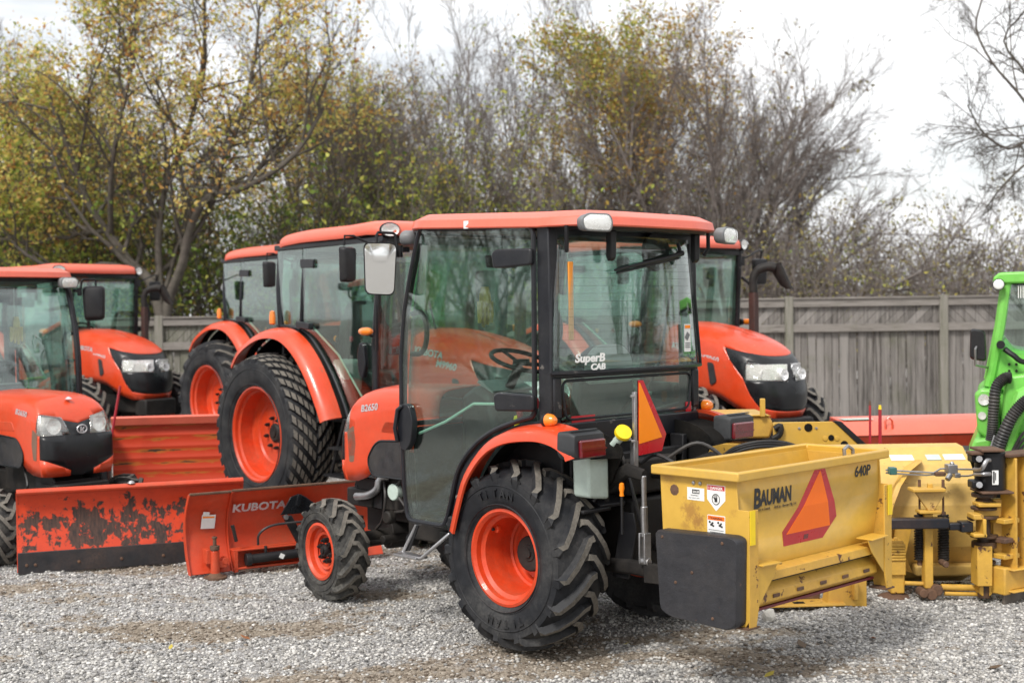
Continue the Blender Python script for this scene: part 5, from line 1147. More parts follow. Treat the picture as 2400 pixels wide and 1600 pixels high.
# chain guard, black cover on the near end
b = MB(); q = rounded([(-1.075, .79), (-1.10, .41), (-1.16, .385), (-1.50, .375), (-1.555, .40), (-1.565, .80), (-1.53, .815), (-1.09, .80)], .03)
b.rings([[(x, hy+.002, z) for x, z in q], [(x, hy+.065, z) for x, z in q], [(x*.985-.0195, hy+.078, (z-.6)*.965+.6) for x, z in q]])
M['guard'] = surf('chain_guard_paint', (.022,.022,.026), .5, dirt=.25, dcol=(.09,.075,.065), var=.2, bmp=.9, fine=22, dscale=5, chips=.1, chipcol=(.12,.06,.04))
cg = b.build('chain_guard', M['guard'], SP, ang=50)
for x, z in ((-1.12, .77), (-1.48, .78), (-1.30, .62), (-1.20, .56), (-1.42, .42)): MB().lathe([(.001, .006), (.006, .005), (.009, 0)], c=(x, hy+.077, z), ax='y', n=12).build('bolt', M['rust'], cg)
MB().lathe([(.001, .0015), (.022, .0012), (.028, .0)], c=(-1.135, hy, .99), ax='y', n=9).build('rust_patch', M['rust'], SP)
for x in (-1.255, -1.295): MB().lathe([(.001, .008), (.008, .006), (.010, 0)], c=(x, hy, 1.035), ax='y', n=12).build('bolt', M['steel'], SP)
MB().tube([(-1.50, -.30, 1.10), (-1.50, -.295, 1.135), (-1.50, -.33, 1.15), (-1.50, -.375, 1.13), (-1.50, -.38, 1.10)], .010, 6).build('lifting_eye', M['steel'], SP)
EX, UP = (-1, 0, 0), (0, 0, 1)
def plate(n, pts, par, mat, off=.0012): return MB().prism(pts, 'y', hy, hy+off).build(n, mat, par)
def etext(s_, size, x, z, par, mat, off=.0016, **k): return text('lettering', s_, size, mat, par, frame((x, hy+off, z), EX, UP), depth=.0006, **k)
# small plates on the end panel
g1 = plate('name_plate', [(-1.215, 1.012), (-1.318, 1.012), (-1.318, .952), (-1.215, .952)], SP, M['white']); plate('plate_band', [(-1.245, 1.004), (-1.29, 1.004), (-1.29, .984), (-1.245, .984)], g1, M['ink'], .0018)
etext('GALER', .013, -1.250, .989, g1, M['white'], .0022, bold=.0004); etext('EQUIPMENT', .009, -1.236, .972, g1, M['ink']); etext('SALES  SERVICE  PARTS', .0065, -1.224, .960, g1, M['ink'])
g2_ = plate('danger_sign', [(-1.335, 1.035), (-1.442, 1.035), (-1.442, .965), (-1.388, .912), (-1.335, .965)], SP, M['white']); plate('sign_band', [(-1.338, 1.032), (-1.439, 1.032), (-1.439, 1.010), (-1.338, 1.010)], g2_, M['red'], .0018)
etext('! DANGER', .018, -1.345, 1.014, g2_, M['white'], .0022, bold=.0005)
MB().tube([(-1.388+.022*math.cos(2*PI*k/20), hy+.003, .968+.025*math.sin(2*PI*k/20)) for k in range(20)], .0018, 4, loop=True).box(-1.388, hy+.002, .965, .016, .002, .02).box(-1.383, hy+.002, .98, .004, .002, .016).box(-1.393, hy+.002, .98, .004, .002, .016).box(-1.378, hy+.002, .972, .004, .002, .014, rot=(0, 35, 0)).build('hand_symbol', M['ink'], g2_)
g3 = plate('warning_sign', rounded([(-1.335, .892), (-1.440, .892), (-1.440, .755), (-1.335, .755)], .006), SP, M['white']); plate('sign_band', [(-1.338, .888), (-1.437, .888), (-1.437, .868), (-1.338, .868)], g3, M['fluo'], .0018)
etext('! WARNING', .015, -1.345, .872, g3, M['ink'], .0022, bold=.0004); 
for x in (-1.362, -1.412): MB().box(x, hy+.002, .850, .022, .0015, .008, rot=(0, 40, 0)).box(x-.006, hy+.002, .842, .016, .0015, .008, rot=(0, -20, 0)).lathe([(.001, .0015), (.006, .001)], c=(x+.012, hy+.001, .858), ax='y', n=10).build('symbol', M['ink'], g3)
for k in range(6): MB().box(-1.387-.004*(k % 2), hy+.002, .822-.010*k, .088-.01*(k % 3), .001, .0028).build('print_line', M['grey'], g3)
# writing and slow vehicle sign on the rear panel (faces the rear, leaning slightly)
rx_ = -1.5055
def rplate(n, pts, par, mat, off=.001): 
    # follows the bent rear panel: pts (y,z)
    f_ = lambda z: -1.50-(1.08-z)*.0257 if z > .885 else -1.505+(.885-z)*.148
    P0 = [(f_(z)-.0004, y, z) for y, z in pts]; P1 = [(f_(z)-off, y, z) for y, z in pts]; n_ = len(pts)
    return MB().add(P0+P1, [tuple(range(n_)), tuple(range(2*n_-1, n_-1, -1))]+[(i, (i+1) % n_, n_+(i+1) % n_, n_+i) for i in range(n_)]).build(n, mat, par)
FR = lambda y, z: frame((-1.5025-(1.08-z)*.0257, y, z), (0, -1, 0), (.0257, 0, 1))
text('lettering', 'B', .128, M['ink'], rw, FR(.497, .922), depth=.0008, shear=.14, bold=.0045, sx=.80); text('lettering', 'AUMAN', .098, M['ink'], rw, FR(.440, .930), depth=.0008, shear=.14, bold=.0038, sx=.72)
text('lettering', 'Made in Canada', .017, M['ink'], rw, FR(.475, .905), depth=.0006, shear=.2); text('lettering', 'Built by - Bauman Mfg. Ltd.', .017, M['ink'], rw, FR(.33, .905), depth=.0006, shear=.2)
text('lettering', '640P', .075, M['ink'], rw, FR(-.385, .985), depth=.0008, shear=.15, bold=.0018)
smv = MB(); 
def bent(polys, off, mat, name, par):
    b = MB(); f_ = lambda z: -1.50-(1.08-z)*.0257 if z > .885 else -1.505+(.885-z)*.148
    for pts in polys:
        n_ = len(pts); b.add([(f_(z)-.0003, y+SY, z) for y, z in pts]+[(f_(z)-off, y+SY, z) for y, z in pts], [tuple(range(n_)), tuple(range(2*n_-1, n_-1, -1))]+[(i, (i+1) % n_, n_+(i+1) % n_, n_+i) for i in range(n_)])
    return b.build(name, mat, par)
SY = -.08
def sp_(y0, z0, y1, z1, z): return (y0+(y1-y0)*(z-z0)/(z1-z0), z)
zb_ = .885
sg = bent([[(.055, 1.057), (-.035, 1.057), sp_(-.035, 1.057, -.150, .80, zb_), sp_(.055, 1.057, .310, .775, zb_)], [sp_(.055, 1.057, .310, .775, zb_), sp_(-.035, 1.057, -.150, .80, zb_), (-.150, .80), (-.045, .70), (.295, .70), (.322, .775)]], .0012, M['red'], 'slow_vehicle_sign', SP)
bent([[(.012, 1.045), (.004, 1.045), sp_(.004, 1.045, -.098, .76, zb_), sp_(.012, 1.045, .275, .765, zb_)], [sp_(.012, 1.045, .275, .765, zb_), sp_(.004, 1.045, -.098, .76, zb_), (-.098, .758), (.285, .758)]], .0024, M['fluo'], 'fluorescent_triangle', sg)
rplate('print_block', [(.05, .738), (.01, .738), (.01, .715), (.05, .715)], sg, M['redlens'], .002)
tag(SP, 'yellow hopper salt spreader with orange triangle, hung behind the nearest tractor', 'spreader')

# ------------------------------------------------------------------ snow blades at the left
def mould(n, L_, prof, mat, par, x0=0, t=.012, nx=1, bevel=.003):
    """sheet following prof (y,z) points, extruded along x with thickness"""
    P_ = prof; off = offset_open(P_, t); b = MB(); rs = []
    for x in np.linspace(x0, x0+L_, nx+1): rs.append([(x, y, z) for y, z in P_]+[(x, y, z) for y, z in off[::-1]])
    return b.rings(rs).build(n, mat, par, bevel=bevel, ang=30)
def offset_open(P_, t):
    out_ = []
    for i in range(len(P_)):
        a_ = Vector(P_[max(0, i-1)]); b_ = Vector(P_[min(len(P_)-1, i+1)]); d_ = (b_-a_).normalized(); out_.append((P_[i][0]+d_.y*t, P_[i][1]-d_.x*t))
    return out_
WB = empty('snow_plow', (-3.60, 9.42, 0), 19.5)
mould('mouldboard', 1.62, curve([(.00, .14), (.03, .25), (.055, .38), (.05, .50), (.015, .585)], 5), M['worn'], WB)
b = MB(); b.tube([(0, -.005, .60), (1.62, -.005, .60)], .030, 12, flat=.8); b.build('top_lip', M['orange_d'], WB)
ce = MB().box(.81, -.004, .085, 1.62, .016, .155).build('cutting_edge', surf('worn_cutting_edge', (.025,.026,.030), .5, dirt=.5, dcol=(.13,.08,.06), var=.25, metal=.3), WB, bevel=.003)
for x in (.06, .12, .42, .72, 1.02, 1.35): MB().lathe([(.001, -.008), (.009, -.006), (.012, 0)], c=(x, -.012, .07), ax='y', n=12).build('bolt', M['rust'], ce)
for s in (0, 1.62): MB().prism([(.0, .02), (.03, .25), (.055, .38), (.05, .50), (.0, .60), (.10, .58), (.12, .38), (.09, .15), (.02, .02)], 'x', s-.006, s+.006).build('end_plate', M['orange_d'], WB)
MB().lathe([(.001, .02), (.018, .016), (.03, .0)], c=(.80, -.01, .626), ax='z', n=16).build('bolt', M['steel'], WB)
b = MB(); b.prism([(.6, .1), (1.0, .1), (.95, .5), (.65, .5)], 'y', .12, .15); b.box(.8, .45, .25, .12, .7, .12); b.box(.8, .2, .35, .5, .08, .08); b.build('push_frame', M['dark'], WB, bevel=.01)
tag(WB, 'orange snow blade with scraped black patches and a dark cutting edge', 'snow plow')

VP = empty('snow_plow', (-2.31, 9.20, 0), 29)
pf = curve([(-.02, .03), (.055, .16), (.09, .30), (.07, .43), (.0, .54), (-.05, .60)], 5)
mould('mouldboard', .30, pf, M['orange_d'], VP, bevel=.002); mould('mouldboard', 1.18, [(y+.015, z) for y, z in pf], M['orange_d'], VP, x0=.312, bevel=.002)
for x, y in ((.0, 0), (.305, -.004), (.32, .01)): MB().prism([(y_+y-.025, z) for y_, z in pf]+[(y_+y+.02, z) for y_, z in pf[::-1]], 'x', x-.004, x+.004).build('rib', M['orange_d'], VP)
b = MB(); b.tube([(.0, -.062, .605), (.30, -.062, .605)], .010, 6); b.tube([(.31, -.047, .607), (1.49, -.047, .607)], .010, 6); b.build('top_lip', M['rust'], VP)
text('lettering', 'KUBOTA', .098, M['silver'], VP, frame((.335, .050, .440), (1, 0, 0), (0, -.62, 1)), depth=.002, bold=.003, sx=1.02)
text('lettering', 'B2782', .07, M['silver'], VP, frame((1.30, .050, .440), (1, 0, 0), (0, -.62, 1)), depth=.002, bold=.002)
st1 = MB().box(.165, .062, .385, .10, .003, .105, rot=(14, 3, 0)).box(.145, .040, .445, .045, .003, .03, rot=(22, 8, 0)).build('paper_sticker', M['white'], VP); MB().box(.165, .052, .418, .085, .002, .012, rot=(14, 3, 0)).build('sticker_band', M['fluo2'], st1)
MB().prism([(.98, .02), (1.06, .02), (1.06, .055), (.98, .055)], 'y', .05, .046).build('decal', M['ink'], VP).location = (-.06, -.01, .30)
# pivot plate and arm
b = MB(); b.prism([(.70, .40), (.78, .525), (.84, .545), (.88, .53), (1.0, .44), (.98, .40)], 'y', -.04, -.03); b.box(.835, -.05, .50, .03, .03, .09, rot=(0, 12, 0)); pp = b.build('pivot_plate', M['gloss'], VP, bevel=.003); pp.location.x = -.03
MB().prism([(.71, .395), (.78, .395), (.90, .165), (.83, .165)], 'y', -.06, -.03).build('pivot_arm', M['black'], VP, bevel=.006).location.x = -.03
MB().lathe([(.001, -.01), (.018, -.008), (.02, 0)], c=(.735, -.06, .385), ax='y', n=14).build('bolt', M['steel'], pp)
# lower frame, cylinder, hoses, latch
b = MB(); b.box(.80, .0, .175, .98, .10, .012); b.box(.80, .04, .11, .98, .012, .14); b.box(.33, .0, .10, .03, .10, .16); b.box(.80, -.01, .045, .98, .08, .014); b.build('lower_frame', M['orange_d'], VP, bevel=.003)
b = MB(); b.cyl((.42, -.05, .105), (.92, -.05, .115), .034, 18); b.cyl((.40, -.05, .105), (.44, -.05, .105), .045, 18); b.cyl((.55, -.05, .14), (.55, -.05, .19), .012, 8); b.cyl((.84, -.05, .14), (.84, -.05, .19), .012, 8); hc = b.build('hydraulic_cylinder', M['black'], VP, bevel=.003)
MB().cyl((.92, -.05, .115), (1.22, -.05, .125), .016, 14).build('piston_rod', M['steel'], hc); MB().box(.66, -.086, .11, .034, .004, .034, rot=(0, 30, 0)).build('decal', M['white'], hc)
for pth in ([(.50, -.03, .20), (.50, -.06, .28), (.58, -.08, .335), (.75, -.08, .345), (1.0, -.06, .34), (1.25, -.02, .33)], [(.84, -.05, .19), (.88, -.08, .24), (.98, -.08, .29), (1.15, -.06, .31)], [(.9, -.07, .2), (.98, -.09, .22), (1.0, -.09, .25), (.95, -.09, .26)]):
    MB().tube(curve(pth, 6), .009, 8).build('hydraulic_hose', M['hose'], VP)
b = MB(); b.box(.325, -.035, .30, .022, .02, .12, rot=(0, -12, 0)); b.tube([(.30, -.04, .36), (.325, -.045, .29), (.335, -.05, .24)], .006, 6); b.build('latch', M['dark'], VP)
# skid jack
b = MB(); b.cyl((.165, -.09, .03), (.165, -.09, .20), .032, 14); b.box(.12, -.045, .16, .03, .10, .10); b.box(.21, -.045, .10, .08, .10, .05); b.cyl((.24, -.1, .12), (.24, -.02, .12), .025, 12); sk = b.build('skid_holder', M['orange_d'], VP, bevel=.003)
b = MB(); b.cyl((.165, -.09, .2), (.165, -.09, .30), .013, 12); b.cyl((.165, -.09, .205), (.165, -.09, .235), .034, 18); b.cyl((.165, -.09, .285), (.165, -.09, .30), .02, 6); b.cyl((.165, -.09, .0), (.165, -.09, .24), .012, 8); b.cyl((.165, -.09, .0), (.165, -.09, .018), .082, 24); b.cyl((.165, -.09, .016), (.165, -.09, .042), .06, 20, .035)
b.build('skid_shoe', M['rust'], VP, bevel=.003)
tag(VP, 'orange angled snow blade with white lettering, skid shoe and black hydraulic cylinder', 'snow plow')

PU = empty('snow_pusher', (-4.28, 13.9, 0), 10)
prof = [(.02, .08)]
for k in range(5): z0 = .10+k*.122; prof += [(.02, z0), (.028, z0+.02), (.028, z0+.10), (.02, z0+.12)]
mould('mouldboard', 1.9, prof+[(.03, .71)], M['streak'], PU, bevel=0)
MB().prism([(.03, .70), (-.03, .705), (-.06, .785), (-.02, .80), (.05, .72)], 'x', 0, 1.9).build('top_flange', M['roof'], PU, bevel=.003)  # pinkish flange: sky brightness put into its colour
MB().prism([(.12, .06), (-.25, .06), (-.25, .62), (-.15, .68), (.12, .68)], 'x', -.10, -.02).build('end_plate', M['black'], PU, bevel=.01)
b = MB(); b.cyl((0.02, -.28, .55), (.13, -.28, 1.14), .013, 8); b.build('marker_rod', M['marker'], PU)
for x in (.62, 1.28): MB().lathe([(.001, -.004), (.014, -.003), (.02, 0)], c=(x, .048, .40), ax='y', n=12).build('bolt', M['rust'], PU)
MB().tube([(1.28, -.02, .79), (1.29, -.02, .84), (1.31, -.02, .84), (1.32, -.02, .79)], .008, 6).build('lifting_eye', M['orange'], PU)
tag(PU, 'ribbed orange snow pusher with yellow scuff lines and a red marker rod', 'snow plow')

# ------------------------------------------------------------------ right side: orange pusher, yellow machines, marker rods, loader
PR = empty('snow_pusher', (2.78, 10.85, 0), 6)
M['dred'] = surf('dusty_dark_orange', (.36,.035,.014), .5, dirt=.4, dcol=(.28,.10,.06), var=.15, chips=.2, chipcol=(.16,.10,.08))
MB().prism([(.04, .05), (.0, .40), (.0, .62), (-.03, .78), (.10, .88), (.42, .90), (.46, .86), (.46, .05)], 'x', 0, 1.40).build('pusher_body', M['dred'], PR, bevel=.006)
MB().prism([(-.034, .782), (.10, .884), (.42, .904), (.42, .912), (.096, .892), (-.04, .79)], 'x', .0, 1.40).build('top_plate', M['roof'], PR)  # upward face drawn paler, sky sheen painted into this sheet
MB().tube([(.34, .02, .82), (.34, .03, .90), (.37, .03, .93), (.40, .03, .90), (.40, .02, .82)], .009, 6).build('lifting_eye', M['orange'], PR)
MB().box(.15, .2, .908, .26, .14, .004).build('pale_decal', M['cream'], PR)
MB().prism([(-.10, .05), (.46, .05), (.46, .86), (-.02, .70)], 'x', -.03, -.002).build('end_plate', M['dark'], PR)
tag(PR, 'long plain orange snow pusher lying in front of the grey fence', 'snow plow')

YF = empty('hydraulic_plow_frame', (0, 9.3, 0))
YF['label'] = 'yellow plow frame with holed bracket plate and black hoses behind the spreader'; YF['category'] = 'plow frame'
X9 = lambda px: (px-1176)/3000*9.35
MB().prism([(X9(1640), .93), (X9(1765), .93), (X9(1775), 1.02), (X9(1765), 1.085), (X9(1640), 1.085)], 'y', .02, .50).build('frame_box', YR, YF, bevel=.015)
MB().prism([(X9(1640), 1.088), (X9(1768), 1.088), (X9(1760), 1.10), (X9(1640), 1.10)], 'y', .0, .52).build('frame_lid', Y, YF, bevel=.006)
MB().prism([(X9(1770), .60), (X9(1770), 1.045), (X9(1905), 1.045), (X9(1945), .97), (X9(1990), .83), (X9(1990), .60)], 'y', -.02, .0).build('bracket_plate', Y, YF, bevel=.004)
MB().prism([(X9(1906), 1.052), (X9(1925), 1.045), (X9(2010), .80), (X9(1990), .80)], 'y', -.03, .01).build('plate_edge', M['black'], YF, bevel=.004)
for px, z, r_, mm in ((1850, 1.005, .03, 'well'), (1829, 1.0, .010, 'steel'), (1868, 1.0, .010, 'steel'), (1902, .93, .022, 'well'), (1888, .925, .018, 'yellow'), (1915, .925, .018, 'yellow'), (1932, .88, .028, 'well')):
    MB().lathe([(.001, -.006), (r_*.9, -.005), (r_, .001)], c=(X9(px), -.021, z), ax='y', n=14).build('bolt' if mm == 'steel' else 'pin' if mm == 'yellow' else 'hole', M[mm], YF)
MB().tube(curve([(X9(1772), -.03, 1.0), (X9(1785), -.04, 1.02), (X9(1783), -.04, .96), (X9(1768), -.03, .93)], 4), .022, 8).build('clamp', M['dark'], YF)
MB().box(X9(1747), .0, 1.15, .035, .035, .13).build('post', Y, YF, bevel=.005)
b = MB(); b.prism([(X9(1540), .62), (X9(1560), .86), (X9(1640), .90), (X9(1770), .88), (X9(1770), .62)], 'y', .03, .22); b.build('side_plate', YR, YF, bevel=.01)
for z, mm in ((.90, 'hose'), (.885, 'marker'), (.865, 'hose')): MB().tube(curve([(X9(1640), -.05, z-.12), (X9(1680), -.10, z-.02), (X9(1740), -.12, z+.02), (X9(1800), -.10, z), (X9(1850), -.05, z-.08)], 6), .013, 8).build('hydraulic_hose', M['hose'], YF)
for px in (1600, 1640): MB().lathe([(.001, -.01), (.012, -.008), (.016, 0)], c=(X9(px), .028, .84), ax='y', n=12).build('bolt', M['steel'], YF)
for px in (1660, 1900): MB().box(X9(px), .15, .32, .12, .12, .64).build('upright', YR, YF, bevel=.01)
MB().box(X9(1790), .15, .04, 1.1, .3, .08).build('base_beam', YR, YF, bevel=.01)
# standing pair of marker rods
for (px, z1, rr_, lb) in ((1996, 1.19, .010, 'thin dark red marker rod, the left one of the pair above the spreader'), (2019, 1.16, .014, 'thicker red marker rod with a pale tip, right of its thinner twin')):
    k = 0 if px < 2000 else 1
    ro_ = empty('marker_rod', ((px-1176)/3000*9.25, 9.25+.0*k, .0)); MB().cyl((.0, 0, .0), (.004, 0, z1-.03), rr_, 8, rr_*.85).build('rod', M['marker'], ro_); MB().cyl((.004, 0, z1-.03), (.004, 0, z1), rr_*.9, 8, rr_*.6).build('rod_tip', M['rust'] if k == 0 else M['byellow'], ro_)
    MB().box(0, 0, .012, .10, .10, .024).build('rod_base', M['rust'], ro_, bevel=.004)
    tag(ro_, lb, 'marker rod', 'red marker rods')

SH = empty('skid_foot', (1.60, 8.10, 0), 8)
MB().prism([(-.07, -.16), (.40, -.20), (.42, -.05), (.10, .12), (-.10, .02)], 'z', .03, .042).build('base_plate', M['yellow_r'], SH, bevel=.003)
for x, y in ((.0, -.09), (.13, -.11)): MB().box(x, y, .0435, .07, .045, .002, rot=(0, 0, -5)).build('hole', M['well'], SH)
MB().prism([(.30, .03), (.56, .0), (.56, .22), (.34, .25)], 'y', -.14, -.05).build('gusset_block', YR, SH, bevel=.006); MB().prism([(.02, .045), (.30, .04), (.34, .25), (.08, .25)], 'y', -.02, .0).build('back_plate', M['rust'], SH, bevel=.004)
MB().box(.47, -.17, .12, .03, .06, .13).build('lug', YR, SH, bevel=.012)
tag(SH, 'low yellow steel foot with worn base plate under the spreader\'s far end', 'plow foot')

YP = empty('wing_plow', (0, 0, 0))
def W8(u, v, d):
    """point of the wing plow from its measured elevation drawing (u across, v down) at distance d"""
    px, py = 1940.4+.2625*u, 999.6+.2625*v; return ((px-1176)/3000*d, d, 1.86-(py-(715-(px-1176)*.01396))/3000*d)
def wbox(b, u0, v0, u1, v1, d, th): 
    a0, a1 = W8(u0, v0, d), W8(u1, v1, d); return b.box((a0[0]+a1[0])/2, d+th/2, (a0[2]+a1[2])/2, abs(a1[0]-a0[0]), th, abs(a0[2]-a1[2]))
PL = surf('faded_yellow_paint', (.62,.41,.11), .5, dirt=.65, dcol=(.42,.27,.12), var=.1, dscale=2.5, chips=.25, chipcol=(.16,.08,.03))
pf = [(.34, .02), (.22, .07), (.10, .17), (.03, .30), (.0, .43), (.01, .56), (.06, .69), (.15, .80), (.30, .895), (.42, .905)]
def shell(n, x0, x1, mat, d, t=.02, k0=0, k1=None):
    P_ = [(y+d, z) for y, z in pf][k0:k1]; of = offset_open(P_, -t); return MB().rings([[(x, y, z) for y, z in P_]+[(x, y, z) for y, z in of[::-1]] for x in (x0, x1)]).build(n, mat, YP, ang=12, bevel=.002)
xl, xr = W8(-60, 0, 8.45)[0], W8(1165, 0, 8.45)[0]
shell('mouldboard', xl, xr, PL, 8.45)
# curved stiffener, leaning left at its foot
rb = []; 
for (u, v, d) in ((655, 215, 8.62), (560, 290, 8.50), (470, 430, 8.42), (405, 600, 8.39), (375, 760, 8.39), (370, 900, 8.40)):
    x, y, z = W8(u, v, d); rb.append([(x-.05, y-.09, z), (x-.02, y-.10, z), (x+.02, y+.06, z), (x-.01, y+.07, z)])
MB().rings(rb).build('rib', YR, YP); rb = []
for (u, v, d) in ((470, 860, 8.42), (540, 930, 8.40), (590, 850, 8.45), (600, 1220, 8.50)): pass
MB().prism([W8(455, 830, 8.3)[::2], W8(600, 835, 8.3)[::2], W8(545, 1080, 8.3)[::2], W8(605, 1225, 8.3)[::2], W8(520, 1210, 8.3)[::2], W8(430, 1000, 8.3)[::2]], 'y', 8.36, 8.38).build('gusset', YR, YP, bevel=.002)
for u0, u1, m_ in ((410, 610, 'white'), (725, 850, 'cream'), (880, 1060, 'white')):
    p0, p1 = W8(u0, 0, 8.6)[0], W8(u1, 0, 8.6)[0]; dc = MB().add([(p0, 8.62, .836), (p1, 8.62, .836), (p1, 8.735, .893), (p0, 8.735, .893), (p0, 8.617, .842), (p1, 8.617, .842), (p1, 8.732, .899), (p0, 8.732, .899)], [(0,3,2,1), (4,5,6,7), (0,1,5,4), (1,2,6,5), (2,3,7,6), (3,0,4,7)]).build('decal', M[m_], YP)
b = MB(); wbox(b, 610, 1150, 1165, 1235, 8.42, .10); b.build('lower_channel', PL, YP, bevel=.012)
for u in (645, 853):
    x, y, z0 = W8(u, 1100, 8.22); z1 = W8(u, 700, 8.22)[2]; b = MB(); nn = 150; b.tube([(x+.030*math.cos(k*.75), 8.22+.030*math.sin(k*.75), z0+(z1-z0)*k/nn) for k in range(nn+1)], .0075, 5); b.build('coil_spring', M['dark'], YP)
    b = MB(); b.cyl((x, 8.22, z0-.03), (x, 8.22, z1+.02), .016, 10); b.cyl((x, 8.22, z1), W8(u, 480, 8.22), .007, 8); b.cyl(W8(u, 480, 8.22), W8(u, 390, 8.22), .010, 8); b.cyl(W8(u, 478, 8.22), W8(u, 455, 8.22), .018, 6); b.build('spring_rod', M['rust'], YP)
MB().prism([W8(585, 482, 8.2)[::2], W8(880, 488, 8.2)[::2], W8(750, 668, 8.2)[::2], W8(715, 668, 8.2)[::2]], 'y', 8.17, 8.20).build('spring_bracket', PL, YP, bevel=.005)
b = MB(); wbox(b, 590, 474, 880, 500, 8.12, .12); wbox(b, 648, 668, 842, 692, 8.14, .10); b.box(W8(733, 600, 8.2)[0], 8.19, W8(733, 560, 8.2)[2], .03, .03, .2); b.build('bracket_flange', YR, YP, bevel=.005)
b = MB(); wbox(b, 688, 690, 765, 1350, 8.16, .07); b.build('post', YR, YP, bevel=.006)
b = MB(); wbox(b, 340, 740, 910, 822, 8.05, .08); wbox(b, 905, 775, 1120, 835, 8.06, .06); wbox(b, 1010, 765, 1120, 855, 8.04, .09); b.build('tow_bar', surf('navy_bar_paint', (.008,.009,.014), .35, dirt=.35, dcol=(.16,.08,.045), chips=.45, chipcol=(.14,.06,.035)), YP, bevel=.008)
for v0, u0, u1, rr_ in ((1335, 830, 1160, .020), (1392, 860, 1190, .014), (1300, 510, 690, .014)):
    MB().cyl(W8(u0, v0, 8.2), W8(u1, v0+8, 8.2), rr_, 12).build('push_rod', YR, YP)
for (u, v, rr_, w_) in ((660, 1380, .028, .10), (735, 1395, .034, .08), (790, 1360, .036, .05), (1205, 1350, .045, .09), (855, 1125, .020, .10), (1100, 720, .022, .05)):
    x, y, z = W8(u, v, 8.15); MB().cyl((x, y-w_/2, z), (x, y+w_/2, z), rr_, 18).build('pivot_pin', M['rust'] if u != 1205 else YR, YP, bevel=.006)
b = MB(); wbox(b, 372, 1100, 525, 1235, 8.2, .14); wbox(b, 390, 1230, 512, 1395, 8.22, .10); b.build('jack_leg', YR, YP, bevel=.008)
b = MB(); 
for k in range(6): v = 960+25*k; wbox(b, 372-2*(k % 2), v, 522+3*(k % 2), v+19, 8.19, .16)
wbox(b, 382, 935, 505, 962, 8.21, .12); wbox(b, 425, 900, 452, 1110, 8.25, .03); b.build('washer_stack', YR, YP, bevel=.004)
x, y, z = W8(420, 1400, 8.27); MB().lathe([(.001, .03), (.05, .026), (.09, .014), (.105, .004), (.104, -.008), (.001, -.008)], c=(x, 8.27, .012), ax='z', n=28).build('skid_disc', M['rust'], YP)
# hinge column
b = MB(); x = W8(1230, 0, 8.1)[0]
b.cyl((x, 8.14, .03), (x, 8.14, .90), .040, 16)
for v0, v1, w_ in ((505, 540, .075), (560, 600, .05), (625, 650, .08), (700, 725, .09), (870, 895, .085), (930, 985, .075), (1010, 1060, .06), (1100, 1125, .07)):
    z0, z1 = W8(1230, v1, 8.14)[2], W8(1230, v0, 8.14)[2]; b.cyl((x, 8.14, z0), (x, 8.14, z1), w_, 20)
hc_ = b.build('hinge_column', surf('greasy_rusty_steel', (.035,.022,.016), .55, dirt=.7, dcol=(.20,.09,.03), var=.4, dscale=9), YP, bevel=.004)
b = MB(); wbox(b, 1150, 980, 1285, 1330, 8.06, .12); wbox(b, 1120, 700, 1210, 745, 8.0, .12); wbox(b, 1120, 870, 1240, 900, 7.99, .14); wbox(b, 1205, 740, 1235, 900, 7.99, .14); wbox(b, 1160, 640, 1360, 720, 8.10, .08); wbox(b, 1165, 600, 1365, 632, 8.04, .12); wbox(b, 1290, 560, 1420, 1080, 8.14, .05); b.build('hinge_bracket', YR, YP, bevel=.006)
b = MB(); c_ = W8(1300, 325, 8.05); z0, z1 = W8(1300, 492, 8.05)[2], W8(1300, 152, 8.05)[2]; b.cyl((c_[0], 8.12, z0), (c_[0], 8.12, z1), .092, 28); act = b.build('actuator', M['black'], YP, bevel=.006)
b = MB(); wbox(b, 1285, 310, 1340, 435, 8.018, .004); b.build('white_plate', M['white'], act); b = MB(); wbox(b, 1294, 318, 1306, 420, 8.015, .003); wbox(b, 1312, 330, 1318, 395, 8.015, .003); b.build('plate_print', M['ink'], act)
for q_ in ((1195, 500, 1480, 518, 8.0, .22), (1195, 128, 1400, 150, 8.0, .22), (1100, 148, 1215, 176, 8.02, .10)): wbox(MB(), *q_).build('actuator_plate', M['rust'], YP, bevel=.006)
for v in (208, 436): 
    b = MB(); wbox(b, 1112, v-36, 1200, v+34, 8.05, .10); b.build('end_block', M['black'], YP, bevel=.01); MB().cyl(W8(1172, v, 8.02), W8(1172, v, 8.06), .020, 8).build('bolt', M['steel'], YP)
for v in (220, 340): 
    pts = [W8(1130, v+80 if v < 300 else v+5, 8.12), W8(1190, v+80 if v < 300 else v+5, 8.0), W8(1215, v+40 if v < 300 else v+2, 7.98), W8(1240, v, 7.99), W8(1262, v, 8.01)]
    MB().tube(curve(pts, 4), .013, 8).build('hose_fitting', M['steel'], YP)
for pts in ([(350, 305), (560, 318), (770, 330), (830, 295), (890, 292)], [(350, 330), (560, 345), (700, 350), (880, 340)], [(980, 298), (1080, 300), (1130, 300)], [(990, 358), (1070, 358), (1130, 345)]):
    MB().tube([W8(u, v, 8.36) for u, v in pts], .006, 6).build('hydraulic_line', M['steel'], YP)
vb = MB(); wbox(vb, 900, 262, 985, 340, 8.30, .08); vb.cyl(W8(920, 345, 8.3), W8(890, 390, 8.28), .018, 10); vb.cyl(W8(940, 262, 8.33), W8(925, 235, 8.34), .014, 8); wbox(vb, 960, 335, 1010, 375, 8.3, .05); vb.build('valve_block', M['steel'], YP, bevel=.004)
vb = MB(); wbox(vb, 388, 285, 452, 350, 8.31, .06); vb.build('valve_block', surf('teal_fitting', (.03,.13,.12), .4), YP, bevel=.006)
